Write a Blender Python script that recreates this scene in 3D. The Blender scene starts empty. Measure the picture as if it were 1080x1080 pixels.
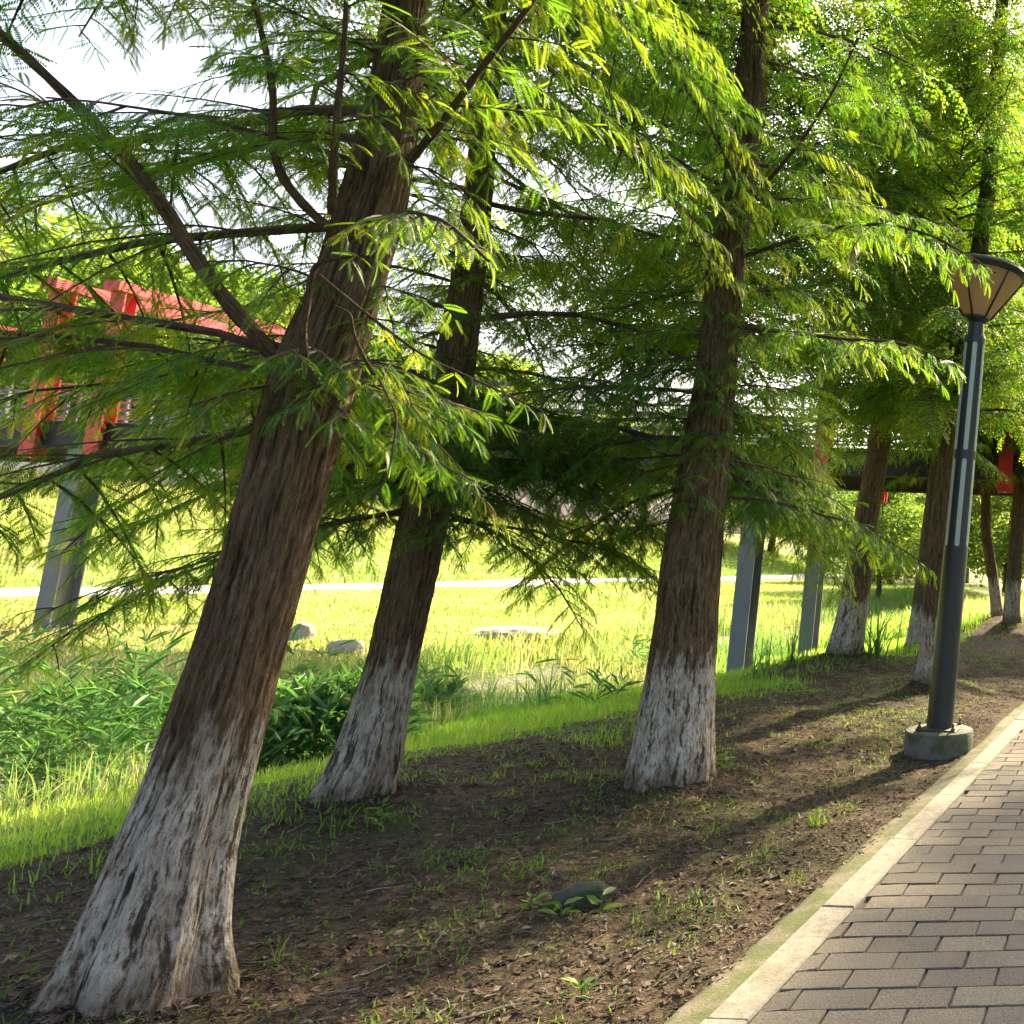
import bpy, math, random
import numpy as np

rng = np.random.default_rng(7)
random.seed(7)
S = bpy.context.scene
COL = S.collection
PI = math.pi
R_ = math.radians

# ------------------------------------------------------------------ camera model
F, CX, CY = 900.0, 1200.0, 490.0          # photo is the left part of a wide picture (1080 px units)
ROLL, PITCH, HC = R_(2.0), R_(7.0), 1.6
_c, _s = math.cos(ROLL), math.sin(ROLL)


def ray(x, y):
    u = (x - CX) / F
    v = -(y - CY) / F
    a, b = u * _c - v * _s, u * _s + v * _c
    return np.array([a, math.cos(PITCH) - b * math.sin(PITCH), math.sin(PITCH) + b * math.cos(PITCH)])


def at(x, y, Y):
    d = ray(x, y)
    t = Y / d[1]
    return np.array([d[0] * t, Y, HC + d[2] * t])


# ------------------------------------------------------------------ noise
def _h(ix, iy, iz, seed):
    n = (ix.astype(np.int64) * 374761393 + iy.astype(np.int64) * 668265263 + iz.astype(np.int64) * 2147483647 + seed * 974711) & 0xFFFFFFFF
    n = ((n ^ (n >> 13)) * 1274126177) & 0xFFFFFFFF
    n = ((n ^ (n >> 15)) * 2246822519) & 0xFFFFFFFF
    return ((n ^ (n >> 16)) & 0xFFFFFF) / float(0xFFFFFF)


def vn(x, y, z=None, seed=0):
    x = np.asarray(x, float); y = np.asarray(y, float)
    z = np.zeros_like(x) if z is None else np.asarray(z, float)
    ix, iy, iz = np.floor(x), np.floor(y), np.floor(z)
    fx, fy, fz = x - ix, y - iy, z - iz
    fx, fy, fz = [t * t * (3 - 2 * t) for t in (fx, fy, fz)]
    r = 0
    for dx in (0, 1):
        for dy in (0, 1):
            for dz in (0, 1):
                w = (fx if dx else 1 - fx) * (fy if dy else 1 - fy) * (fz if dz else 1 - fz)
                r = r + w * _h(ix + dx, iy + dy, iz + dz, seed)
    return r


def fbm(x, y, z=None, o=4, seed=0):
    r, a, k = 0, 0.5, 1.0
    for i in range(o):
        r = r + a * vn(np.asarray(x) * k, np.asarray(y) * k, None if z is None else np.asarray(z) * k, seed + i)
        a *= .5; k *= 2.03
    return r / (1 - .5 ** o)


# ------------------------------------------------------------------ mesh helpers
def link(name, me, mats, parent=None, smooth=False):
    for m in (mats if isinstance(mats, (list, tuple)) else [mats]):
        me.materials.append(m)
    if smooth:
        me.polygons.foreach_set('use_smooth', np.ones(len(me.polygons), bool))
    else:
        me.shade_flat()
    o = bpy.data.objects.new(name, me)
    COL.objects.link(o)
    if parent is not None:
        o.parent = parent
    return o


def mesh(name, V, parts, attrs=None, matidx=None):
    """V (n,3); parts: list of index arrays (m,k)."""
    me = bpy.data.meshes.new(name)
    V = np.ascontiguousarray(V, np.float32)
    me.vertices.add(len(V))
    me.vertices.foreach_set('co', V.ravel())
    parts = [np.asarray(p, np.int32) for p in parts if len(p)]
    idx = np.concatenate([p.ravel() for p in parts])
    cnt = np.concatenate([np.full(len(p), p.shape[1], np.int32) for p in parts])
    st = np.concatenate([[0], np.cumsum(cnt)[:-1]]).astype(np.int32)
    me.loops.add(len(idx))
    me.loops.foreach_set('vertex_index', idx)
    me.polygons.add(len(cnt))
    me.polygons.foreach_set('loop_start', st)
    me.polygons.foreach_set('loop_total', cnt)
    if matidx is not None:
        me.polygons.foreach_set('material_index', np.asarray(matidx, np.int32))
    for k, a in (attrs or {}).items():
        a = np.asarray(a, np.float32)
        if a.ndim == 1:
            me.attributes.new(k, 'FLOAT', 'POINT').data.foreach_set('value', a)
        else:
            me.attributes.new(k, 'FLOAT_VECTOR', 'POINT').data.foreach_set('vector', a.ravel())
    me.update(calc_edges=True)
    me.validate()
    return me


class MB:
    """collects shapes into one mesh"""
    def __init__(s):
        s.V = []; s.Q = []; s.n = 0; s.m = []

    def add(s, V, Q, mi=0):
        V = np.asarray(V, float)
        s.V.append(V)
        for q in Q:
            s.Q.append(tuple(int(i) + s.n for i in q)); s.m.append(mi)
        s.n += len(V)

    def box(s, a, b, mi=0, M=None, bev=0.0):
        a = np.array(a, float); b = np.array(b, float)
        lo, hi = np.minimum(a, b), np.maximum(a, b)
        if bev <= 0:
            V = [[(lo, hi)[i][0], (lo, hi)[j][1], (lo, hi)[k][2]] for i in (0, 1) for j in (0, 1) for k in (0, 1)]
            Q = [(0, 1, 3, 2), (4, 6, 7, 5), (0, 4, 5, 1), (2, 3, 7, 6), (0, 2, 6, 4), (1, 5, 7, 3)]
            V = np.array(V)
            if M is not None: V = V @ np.array(M)[:3, :3].T + np.array(M)[:3, 3]
            s.add(V, Q, mi)
        else:
            # bevelled along vertical edges and top
            e = bev
            x0, y0, z0 = lo; x1, y1, z1 = hi
            r = [(x0 + e, y0), (x1 - e, y0), (x1, y0 + e), (x1, y1 - e), (x1 - e, y1), (x0 + e, y1), (x0, y1 - e), (x0, y0 + e)]
            cx, cy = (x0 + x1) / 2, (y0 + y1) / 2
            ins = [(cx + (x - cx) * (1 - 2 * e / (x1 - x0)), cy + (y - cy) * (1 - 2 * e / (y1 - y0))) for x, y in r]
            V = [(x, y, z0 + e) for x, y in r] + [(x, y, z1 - e) for x, y in r] + [(x, y, z1) for x, y in ins] + [(x, y, z0) for x, y in ins]
            Q = []
            for i in range(8):
                j = (i + 1) % 8
                Q += [(i, j, 8 + j, 8 + i), (8 + i, 8 + j, 16 + j, 16 + i), (24 + i, 24 + j, j, i)]
            Q += [tuple(range(16, 24)), tuple(range(31, 23, -1))]
            V = np.array(V)
            if M is not None: V = V @ np.array(M)[:3, :3].T + np.array(M)[:3, 3]
            s.add(V, Q, mi)

    def tube(s, P, R, n=8, mi=0, cap=True):
        V, Q = tube(P, R, n)
        s.add(V, Q, mi)
        if cap:
            m = len(V)
            b = s.n - m
            s.Q.append(tuple(b + i for i in range(n - 1, -1, -1))); s.m.append(mi)
            s.Q.append(tuple(b + m - n + i for i in range(n))); s.m.append(mi)

    def lathe(s, prof, n=32, mi=0, M=None):
        """prof: list of (r, z)"""
        a = np.arange(n) * 2 * PI / n
        V = np.concatenate([np.stack([r * np.cos(a), r * np.sin(a), np.full(n, z)], 1) for r, z in prof])
        if M is not None: V = V @ np.array(M)[:3, :3].T + np.array(M)[:3, 3]
        Q = []
        for k in range(len(prof) - 1):
            for i in range(n):
                j = (i + 1) % n
                Q.append((k * n + i, k * n + j, (k + 1) * n + j, (k + 1) * n + i))
        if prof[0][0] > 1e-4: Q.append(tuple(range(n - 1, -1, -1)))
        if prof[-1][0] > 1e-4: Q.append(tuple((len(prof) - 1) * n + i for i in range(n)))
        s.add(V, Q, mi)

    def build(s, name, mats, parent=None, smooth=False, angle=None):
        me = bpy.data.meshes.new(name)
        me.from_pydata(np.concatenate(s.V).tolist(), [], s.Q)
        me.polygons.foreach_set('material_index', s.m)
        o = link(name, me, mats, parent, smooth)
        if angle:
            me.set_sharp_from_angle(angle=R_(angle))
        return o


def frames(P):
    P = np.asarray(P, float)
    T = np.gradient(P, axis=0)
    T /= np.linalg.norm(T, axis=1)[:, None] + 1e-9
    ref = np.array([0, 0, 1.0]) if abs(T[:, 2]).mean() < .8 else np.array([1.0, 0, 0])
    U = np.cross(T, ref); U /= np.linalg.norm(U, axis=1)[:, None] + 1e-9
    W = np.cross(U, T)
    return T, U, W


def tube(P, R, n=6):
    P = np.asarray(P, float); R = np.broadcast_to(np.asarray(R, float), (len(P),))
    T, U, W = frames(P)
    a = np.arange(n) * 2 * PI / n
    V = P[:, None, :] + R[:, None, None] * (np.cos(a)[None, :, None] * U[:, None, :] + np.sin(a)[None, :, None] * W[:, None, :])
    k = np.arange(len(P) - 1)[:, None] * n
    i = np.arange(n)[None, :]
    j = (i + 1) % n
    Q = np.stack([k + i, k + j, k + n + j, k + n + i], -1).reshape(-1, 4)
    return V.reshape(-1, 3), Q


def tag(o, label=None, cat=None, group=None, kind=None):
    if label: o['label'] = label
    if cat: o['category'] = cat
    if group: o['group'] = group
    if kind: o['kind'] = kind
    return o


def empty(name, loc, label, cat, group=None):
    o = bpy.data.objects.new(name, None)
    COL.objects.link(o)
    o.location = [float(t) for t in loc]
    o.empty_display_size = .2
    return tag(o, label, cat, group)


# ------------------------------------------------------------------ materials
def mat(name):
    m = bpy.data.materials.new(name)
    m.use_nodes = True
    nt = m.node_tree
    return m, nt, nt.nodes['Principled BSDF']


def N(nt, t, **k):
    n = nt.nodes.new(t)
    for a, v in k.items():
        setattr(n, a, v)
    return n


def ramp(nt, src, stops):
    r = N(nt, 'ShaderNodeValToRGB')
    els = r.color_ramp.elements
    while len(els) < len(stops): els.new(.5)
    for e, (p, c) in zip(els, stops):
        e.position = p
        e.color = (*c, 1) if len(c) == 3 else c
    nt.links.new(src, r.inputs[0])
    return r.outputs[0]


def noise(nt, scale, detail=4, vec=None, rough=.55):
    n = N(nt, 'ShaderNodeTexNoise')
    n.inputs['Scale'].default_value = scale
    n.inputs['Detail'].default_value = detail
    n.inputs['Roughness'].default_value = rough
    if vec is not None: nt.links.new(vec, n.inputs['Vector'])
    return n.outputs['Fac']


def mapping(nt, vec, scale):
    m = N(nt, 'ShaderNodeMapping')
    m.inputs['Scale'].default_value = scale
    nt.links.new(vec, m.inputs['Vector'])
    return m.outputs[0]


def objco(nt):
    return N(nt, 'ShaderNodeTexCoord').outputs['Object']


def mix(nt, fac, a, b, blend='MIX'):
    m = N(nt, 'ShaderNodeMix', data_type='RGBA', blend_type=blend)
    for sock, v in ((m.inputs[0], fac), (m.inputs[6], a), (m.inputs[7], b)):
        if isinstance(v, (int, float)): sock.default_value = v
        elif isinstance(v, tuple): sock.default_value = (*v, 1)
        else: nt.links.new(v, sock)
    return m.outputs[2]


def mathn(nt, op, a, b=0.0, clamp=False):
    m = N(nt, 'ShaderNodeMath', operation=op, use_clamp=clamp)
    for i, v in enumerate((a, b)):
        if isinstance(v, (int, float)): m.inputs[i].default_value = v
        else: nt.links.new(v, m.inputs[i])
    return m.outputs[0]


def attr(nt, name):
    return N(nt, 'ShaderNodeAttribute', attribute_name=name)


def bump(nt, bs, h, strength, dist):
    b = N(nt, 'ShaderNodeBump')
    b.inputs['Strength'].default_value = strength
    b.inputs['Distance'].default_value = dist
    nt.links.new(h, b.inputs['Height'])
    nt.links.new(b.outputs[0], bs.inputs['Normal'])


def simple(name, c, rough=.6, metal=0, var=.0, scale=8, bumpv=0, spec=.5):
    m, nt, b = mat(name)
    b.inputs['Roughness'].default_value = rough
    b.inputs['Metallic'].default_value = metal
    b.inputs['Specular IOR Level'].default_value = spec
    if var:
        f = noise(nt, scale, 5, objco(nt))
        lo = tuple(x * (1 - var) for x in c); hi = tuple(min(1, x * (1 + var)) for x in c)
        nt.links.new(ramp(nt, f, [(.3, lo), (.7, hi)]), b.inputs['Base Color'])
        if bumpv: bump(nt, b, f, .6, bumpv)
    else:
        b.inputs['Base Color'].default_value = (*c, 1)
    return m


def leafmat(name, stops, trans, tfac=.5, rough=.5):
    """leaf: diffuse/gloss front + translucent; colour varies by the per-leaf attribute 'var'"""
    m, nt, b = mat(name)
    v = attr(nt, 'var').outputs['Fac']
    c = ramp(nt, v, stops)
    nt.links.new(c, b.inputs['Base Color'])
    b.inputs['Roughness'].default_value = rough
    b.inputs['Specular IOR Level'].default_value = .3
    t = N(nt, 'ShaderNodeBsdfTranslucent')
    tc = ramp(nt, v, trans)
    nt.links.new(tc, t.inputs['Color'])
    mx = N(nt, 'ShaderNodeMixShader')
    mx.inputs[0].default_value = tfac
    nt.links.new(b.outputs[0], mx.inputs[1]); nt.links.new(t.outputs[0], mx.inputs[2])
    nt.links.new(mx.outputs[0], nt.nodes['Material Output'].inputs['Surface'])
    return m


M = {}
M['needle'] = leafmat('needle_leaf', [(0, (.020, .088, .020)), (.55, (.036, .118, .018)), (.94, (.07, .135, .018)), (1, (.14, .08, .03))],
                      [(0, (.08, .26, .02)), (.5, (.24, .48, .02)), (.94, (.60, .64, .03)), (1, (.35, .2, .06))], .5, .5)
M['grass'] = leafmat('bank_grass', [(0, (.05, .12, .02)), (.7, (.09, .18, .03)), (1, (.2, .2, .06))],
                     [(0, (.2, .42, .03)), (.7, (.35, .58, .05)), (1, (.6, .6, .15))], .5, .6)
M['meadow'] = leafmat('meadow_grass', [(0, (.07, .14, .03)), (.6, (.14, .18, .045)), (1, (.28, .24, .1))],
                      [(0, (.20, .42, .05)), (.5, (.39, .52, .08)), (1, (.66, .59, .24))], .5, .7)
M['sedge'] = leafmat('sedge_leaf', [(0, (.05, .12, .035)), (.5, (.09, .16, .04)), (1, (.20, .20, .07))],
                     [(0, (.14, .34, .06)), (.5, (.28, .46, .07)), (1, (.58, .56, .18))], .45, .6)
M['reed'] = leafmat('reed_leaf', [(0, (.05, .13, .06)), (.6, (.09, .19, .07)), (1, (.20, .24, .08))],
                    [(0, (.12, .32, .06)), (.6, (.2, .42, .07)), (1, (.4, .5, .1))], .4, .45)
M['broad'] = leafmat('broad_leaf', [(0, (.02, .08, .03)), (.6, (.04, .13, .04)), (1, (.08, .18, .05))],
                     [(0, (.06, .22, .03)), (.6, (.12, .36, .04)), (1, (.3, .5, .05))], .4, .4)
M['weed'] = leafmat('weed_leaf', [(0, (.04, .10, .02)), (.6, (.07, .15, .025)), (1, (.12, .19, .03))],
                    [(0, (.16, .34, .03)), (.6, (.25, .45, .04)), (1, (.42, .55, .05))], .4, .5)
M['far_leaf'] = leafmat('distant_leaf', [(0, (.03, .09, .02)), (.6, (.07, .14, .025)), (1, (.13, .18, .03))],
                        [(0, (.14, .30, .03)), (.6, (.36, .50, .05)), (1, (.62, .66, .08))], .5, .6)
M['twig'] = simple('twig_bark', (.07, .04, .025), .8, var=.4, scale=20)
M['steel'] = simple('grey_painted_steel', (.15, .16, .18), .45, var=.08, scale=3)
M['red'] = simple('red_painted_steel', (.62, .035, .045), .4, var=.12, scale=2)
M['deck'] = simple('dark_deck_steel', (.045, .035, .035), .7, var=.3, scale=4)
M['rail'] = simple('grey_rail_steel', (.20, .18, .19), .5, var=.1)
M['lamp_metal'] = simple('dark_grey_powder_coat', (.022, .028, .028), .35, var=.15, scale=6)
M['lamp_panel'] = simple('pale_acrylic', (.40, .46, .39), .3, var=.06, scale=5)
M['bolt'] = simple('weathered_steel', (.12, .11, .09), .5, metal=.8, var=.3, scale=30)
M['rock'] = simple('pale_rock', (.30, .275, .235), .9, var=.3, scale=3, bumpv=.06)


def lamp_glass():
    m, nt, b = mat('frosted_lantern_panel')
    b.inputs['Base Color'].default_value = (.72, .58, .38, 1)
    b.inputs['Roughness'].default_value = .35
    t = N(nt, 'ShaderNodeBsdfTranslucent'); t.inputs['Color'].default_value = (.95, .74, .42, 1)
    mx = N(nt, 'ShaderNodeMixShader'); mx.inputs[0].default_value = .65
    nt.links.new(b.outputs[0], mx.inputs[1]); nt.links.new(t.outputs[0], mx.inputs[2])
    nt.links.new(mx.outputs[0], nt.nodes['Material Output'].inputs['Surface'])
    return m


M['lantern'] = lamp_glass()


def bark(name, wash):
    """furrowed red-brown bark; a worn lime-wash band up to `wash` metres"""
    m, nt, b = mat(name)
    tc = attr(nt, 'tc').outputs['Vector']
    wv = N(nt, 'ShaderNodeVectorMath', operation='ADD')
    nz = N(nt, 'ShaderNodeTexNoise'); nz.inputs['Scale'].default_value = 7
    nt.links.new(tc, nz.inputs['Vector'])
    sc_ = N(nt, 'ShaderNodeVectorMath', operation='SCALE'); sc_.inputs['Scale'].default_value = .03
    nt.links.new(nz.outputs['Color'], sc_.inputs[0]); nt.links.new(tc, wv.inputs[0]); nt.links.new(sc_.outputs[0], wv.inputs[1])
    tw = wv.outputs[0]
    f1r = noise(nt, 38, 2, mapping(nt, tw, (1, 1, .075)), .5)
    f1a = mathn(nt, 'SUBTRACT', 1.0, mathn(nt, 'ABSOLUTE', mathn(nt, 'MULTIPLY', mathn(nt, 'SUBTRACT', f1r, .5), 4.2)))
    f2 = noise(nt, 120, 4, mapping(nt, tw, (1, 1, .17)), .65)
    f4 = noise(nt, 150, 4, tc, .7)
    f1 = mathn(nt, 'ADD', mathn(nt, 'MULTIPLY', f1a, .22), mathn(nt, 'ADD', mathn(nt, 'MULTIPLY', f2, .48), mathn(nt, 'MULTIPLY', f4, .22)))
    f3 = noise(nt, 6, 4, mapping(nt, tc, (1, 1, .5)))
    col = ramp(nt, f1, [(.34, (.018, .011, .006)), (.44, (.080, .052, .025)), (.54, (.165, .114, .060)), (.66, (.28, .20, .115))])
    col = mix(nt, ramp(nt, f3, [(.35, (0, 0, 0)), (.7, (.35, .35, .35))]), col, (.125, .084, .045))
    moss = ramp(nt, noise(nt, 9, 3, tc), [(.58, (0, 0, 0)), (.75, (.35, .35, .35))])
    col = mix(nt, moss, col, (.07, .075, .035))
    if wash:
        sep = N(nt, 'ShaderNodeSeparateXYZ'); nt.links.new(tc, sep.inputs[0])
        z = sep.outputs['Z']
        # edge: height + streaky noise
        e = mathn(nt, 'ADD', z, mathn(nt, 'MULTIPLY', mathn(nt, 'SUBTRACT', noise(nt, 26, 4, mapping(nt, tc, (1, 1, .12))), .5), .75))
        band = ramp(nt, mathn(nt, 'DIVIDE', e, wash), [(.80, (1, 1, 1)), (.96, (.55, .55, .55)), (1.13, (0, 0, 0))])
        wear = ramp(nt, f1, [(.41, (.10, .10, .10)), (.458, (.48, .48, .48)), (.525, (1, 1, 1))])
        big = ramp(nt, noise(nt, 7, 4, mapping(nt, tc, (1, 1, .35))), [(.33, (.5, .5, .5)), (.55, (1, 1, 1))])
        foot = ramp(nt, mathn(nt, 'ADD', z, mathn(nt, 'MULTIPLY', noise(nt, 14, 3, tc), .2)), [(.10, (.25, .25, .25)), (.26, (1, 1, 1))])
        k = mix(nt, 1.0, mix(nt, 1.0, band, wear, 'MULTIPLY'), mix(nt, 1.0, big, foot, 'MULTIPLY'), 'MULTIPLY')
        wcol = ramp(nt, mathn(nt, 'ADD', mathn(nt, 'MULTIPLY', noise(nt, 18, 5, tc), .4), mathn(nt, 'MULTIPLY', f2, .6)), [(.36, (.30, .25, .18)), (.5, (.52, .465, .37)), (.64, (.70, .64, .53))])
        col = mix(nt, k, col, wcol)
    nt.links.new(col, b.inputs['Base Color'])
    b.inputs['Roughness'].default_value = .9
    b.inputs['Specular IOR Level'].default_value = .2
    h = mathn(nt, 'ADD', f1, mathn(nt, 'MULTIPLY', f2, .4))
    bump(nt, b, h, 1.0, .030)
    return m


M['bark'] = bark('limewashed_bark', .82)
M['bark_plain'] = bark('furrowed_bark', 0)


def ground_mat():
    m, nt, b = mat('soil_and_turf')
    co = objco(nt)
    n1 = noise(nt, 1.3, 5, co); n2 = noise(nt, 14, 6, co, .65); n3 = noise(nt, 60, 5, co, .7)
    soil = ramp(nt, n2, [(.30, (.015, .011, .006)), (.5, (.052, .037, .021)), (.70, (.122, .089, .053))])
    soil = mix(nt, ramp(nt, n3, [(.52, (0, 0, 0)), (.72, (.6, .6, .6))]), soil, (.21, .155, .105))
    soil = mix(nt, ramp(nt, n1, [(.50, (0, 0, 0)), (.66, (.65, .65, .65))]), soil, (.052, .065, .018))
    turf = ramp(nt, noise(nt, 5, 5, co), [(.3, (.05, .085, .018)), (.55, (.09, .14, .03)), (.75, (.13, .15, .04))])
    mead = ramp(nt, noise(nt, .6, 6, co, .6), [(.3, (.11, .16, .03)), (.5, (.19, .21, .05)), (.62, (.24, .22, .08)), (.75, (.30, .26, .14))])
    mud = ramp(nt, noise(nt, 9, 5, co), [(.35, (.06, .055, .04)), (.65, (.3, .28, .24))])
    a_s = attr(nt, 'soil').outputs['Fac']; a_m = attr(nt, 'meadow').outputs['Fac']; a_d = attr(nt, 'mud').outputs['Fac']
    e = mathn(nt, 'ADD', a_s, mathn(nt, 'MULTIPLY', mathn(nt, 'SUBTRACT', noise(nt, 4, 6, co, .65), .5), .9))
    col = mix(nt, a_m, turf, mead)
    col = mix(nt, a_d, col, mud)
    col = mix(nt, ramp(nt, e, [(.42, (0, 0, 0)), (.58, (1, 1, 1))]), col, soil)
    nt.links.new(col, b.inputs['Base Color'])
    b.inputs['Roughness'].default_value = .95
    b.inputs['Specular IOR Level'].default_value = .15
    bump(nt, b, mathn(nt, 'ADD', n2, mathn(nt, 'MULTIPLY', n3, .5)), .9, .035)
    return m


def brick_mat():
    m, nt, b = mat('weathered_paver')
    co = objco(nt)
    r = N(nt, 'ShaderNodeNewGeometry').outputs['Random Per Island']
    c = ramp(nt, r, [(0, (.072, .062, .047)), (.35, (.097, .083, .061)), (.7, (.122, .103, .073)), (1, (.15, .127, .088))])
    g = noise(nt, 150, 3, co, .8)
    c = mix(nt, .5, c, ramp(nt, g, [(.40, (.0, .0, .0)), (.5, (.8, .8, .8)), (.60, (1.9, 1.9, 1.9))]), 'MULTIPLY')
    st = ramp(nt, noise(nt, 3.2, 5, co), [(.4, (0, 0, 0)), (.75, (.5, .5, .5))])
    c = mix(nt, st, c, (.10, .09, .07))
    nt.links.new(c, b.inputs['Base Color'])
    b.inputs['Roughness'].default_value = .85
    bump(nt, b, mathn(nt, 'ADD', g, mathn(nt, 'MULTIPLY', noise(nt, 40, 4, co), .8)), .8, .006)
    return m


def moss_conc(name, base, moss, lo, hi, sc=6):
    m, nt, b = mat(name)
    co = objco(nt)
    c = ramp(nt, noise(nt, 25, 6, co, .65), [(.3, tuple(x * .6 for x in base)), (.7, tuple(x * 1.15 for x in base))])
    f = ramp(nt, noise(nt, sc, 6, co, .6), [(lo, (0, 0, 0)), (hi, (.95, .95, .95))])
    c = mix(nt, f, c, moss)
    nt.links.new(c, b.inputs['Base Color'])
    b.inputs['Roughness'].default_value = .92
    bump(nt, b, noise(nt, 70, 5, co, .65), .7, .012)
    return m


M['ground'] = ground_mat()
M['brick'] = brick_mat()
M['kerb'] = moss_conc('pale_kerb_stone', (.27, .24, .185), (.12, .11, .065), .52, .80, 5)
M['haunch'] = moss_conc('mossy_concrete', (.17, .145, .10), (.07, .085, .018), .36, .58)
M['lampbase'] = moss_conc('mossy_lamp_footing', (.20, .19, .16), (.05, .065, .025), .35, .62, 5)
M['bed'] = moss_conc('joint_sand', (.05, .042, .03), (.045, .05, .02), .5, .7, 3)
M['pathway'] = moss_conc('pale_concrete', (.62, .60, .57), (.45, .43, .36), .6, .9, 1)
M['mossrock'] = moss_conc('dark_mossy_stone', (.07, .07, .062), (.03, .045, .018), .4, .62, 9)


def litter_mat():
    m, nt, b = mat('dry_litter')
    v = attr(nt, 'var').outputs['Fac']
    c = ramp(nt, v, [(0, (.026, .015, .009)), (.45, (.065, .041, .024)), (.75, (.115, .082, .05)), (.93, (.20, .16, .11)), (1, (.38, .33, .26))])
    nt.links.new(c, b.inputs['Base Color']); b.inputs['Roughness'].default_value = .8
    return m


M['litter'] = litter_mat()


def water_mat():
    m, nt, b = mat('stream_water')
    b.inputs['Base Color'].default_value = (.10, .10, .07, 1)
    b.inputs['Roughness'].default_value = .12
    bump(nt, b, noise(nt, 3, 4, objco(nt)), .25, .05)
    return m


M['water'] = water_mat()

# ------------------------------------------------------------------ terrain
MOUNDS = []     # x, y, amp, radius


def kerb_x(y):
    return -1.275 + .041 * (np.asarray(y, float) - 3.15)


def soil_edge(y):
    return np.interp(y, [0, 4, 6, 9, 11.5, 13.5, 15, 18, 25, 40], [-5.4, -5.5, -5.6, -5.1, -5.0, -5.1, -4.1, -3.7, -3.5, -3.5])


PX_ = [-400, -130, -80, -62, -46, -39.5, -37.6, -34.5, -16, -14.2, -12.8, -12, -10.4, -9.4, -8.2, -6.6, -5.0, -3.5, -1.5, 2.6, 60, 300]
PZ_ = [8, 7, 5.8, 4.6, 1.3, -.25, -.44, -.46, -.48, -.62, -1.0, -1.15, -1.15, -.85, -.58, -.30, -.04, .0, -.03, -.03, 0, .5]


def height(x, y, fine=True):
    x = np.asarray(x, float); y = np.asarray(y, float)
    sh = (soil_edge(y) + 5.3) * np.clip((x + 16) / 9, 0, 1) * np.clip((-x - 2) / 2.5, 0, 1)
    x1 = x - sh
    z = 0
    for d, w in ((-.9, .2), (0, .6), (.9, .2)):
        z = z + w * np.interp(x1 + d * np.clip((-x1 - 3) / 4, 0, 1), PX_, PZ_)
    off = np.clip((kerb_x(y) - .18 - x) / .22, 0, 1)
    offr = np.clip((x - 2.9) / .6, 0, 1)
    o = np.maximum(off, offr)
    path2 = np.clip(1 - np.abs(x + 36.2) / 2.2, 0, 1)
    z = z + o * (1 - path2) * ((fbm(x * .55, y * .55, o=3, seed=3) - .5) * .19)
    z = z + np.clip((-x - 12) / 6, 0, 1) * (1 - path2) * (fbm(x * .12, y * .12, o=3, seed=9) - .5) * .5
    if fine:
        near = o * np.clip((24 - y) / 8, 0, 1) * np.clip((x + 9) / 2, 0, 1)
        z = z + near * ((fbm(x * 3.1, y * 3.1, o=4, seed=5) - .5) * .075 + (fbm(x * 13, y * 13, o=3, seed=15) - .5) * .022)
    for mx, my, a, r in MOUNDS:
        d2 = ((x - mx) ** 2 + (y - my) ** 2) / r ** 2
        z = z + off * a * np.exp(-d2)
    return z


def hit(px, py):
    """where the view ray through a photo pixel meets the ground"""
    d = ray(px, py)
    t = np.linspace(1, 160, 40000)
    X, Y, Z = d[0] * t, d[1] * t, HC + d[2] * t
    g = height(X, Y, False)
    i = np.argmax(Z < g)
    return np.array([X[i], Y[i], g[i]])


# trees measured in the photo: rows (y, left, right) in photo pixels, and the distance of the trunk
TREES = {
    'a': (3.12, [(1085, 15, 246), (1050, 45, 244), (1000, 72, 241), (950, 97, 244), (900, 120, 250), (850, 143, 260), (800, 165, 272), (750, 182, 285), (700, 201, 297), (600, 232, 324), (500, 258, 350), (400, 284, 378), (300, 330, 405), (200, 362, 433), (100, 388, 446), (0, 405, 452)]),
    'b': (5.42, [(870, 315, 418), (850, 327, 416), (800, 352, 425), (750, 370, 432), (700, 388, 440), (600, 410, 462), (500, 432, 482), (400, 455, 500), (300, 475, 511), (200, 490, 521), (100, 501, 526)]),
    'c': (6.05, [(850, 648, 752), (835, 656, 751), (800, 665, 752), (750, 675, 753), (700, 685, 755), (650, 692, 757), (600, 697, 760), (500, 715, 768), (400, 733, 777), (300, 745, 783), (200, 760, 797), (100, 776, 809), (0, 782, 810)]),
    'd': (13.4, [(710, 866, 910), (690, 872, 910), (650, 882, 915), (600, 892, 921), (550, 900, 926), (500, 910, 935), (400, 925, 948), (300, 936, 956), (200, 945, 961), (100, 951, 964)]),
    'e': (11.3, [(735, 962, 1012), (720, 966, 1008), (690, 970, 1002), (600, 975, 1001), (500, 987, 1010), (400, 1002, 1024), (300, 1018, 1038), (200, 1033, 1052), (100, 1042, 1058), (0, 1050, 1064)]),
    'f': (18.6, [(682, 1053, 1082), (672, 1056, 1078), (640, 1058, 1076), (600, 1062, 1078), (510, 1069, 1084), (400, 1080, 1094)]),
    'g': (19.6, [(676, 1042, 1064), (660, 1047, 1061), (620, 1043, 1055), (560, 1034, 1045), (480, 1036, 1045), (400, 1042, 1050)]),
}


def trunk_axis(key):
    Y, rows = TREES[key]
    P, Rr = [], []
    for y, l, r in rows:
        cx = (l + r) / 2
        p = at(cx, y, Y)
        th = math.atan((CX - cx) / F)
        P.append(p)
        Rr.append((r - l) / 2 * Y / F * math.cos(th) * .97)
    P, Rr = np.array(P), np.array(Rr)
    return P, Rr


AX = {k: trunk_axis(k) for k in TREES}
for k, (P, Rr) in AX.items():
    y0 = P[1]
    MOUNDS.append((y0[0], y0[1], {'a': .02, 'b': .05, 'c': .06, 'd': .20, 'e': .08, 'f': .30, 'g': .25}[k], {'a': .75, 'b': .8, 'c': 1.0, 'd': 1.1, 'e': .8, 'f': 1.5, 'g': 1.2}[k]))
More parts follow.
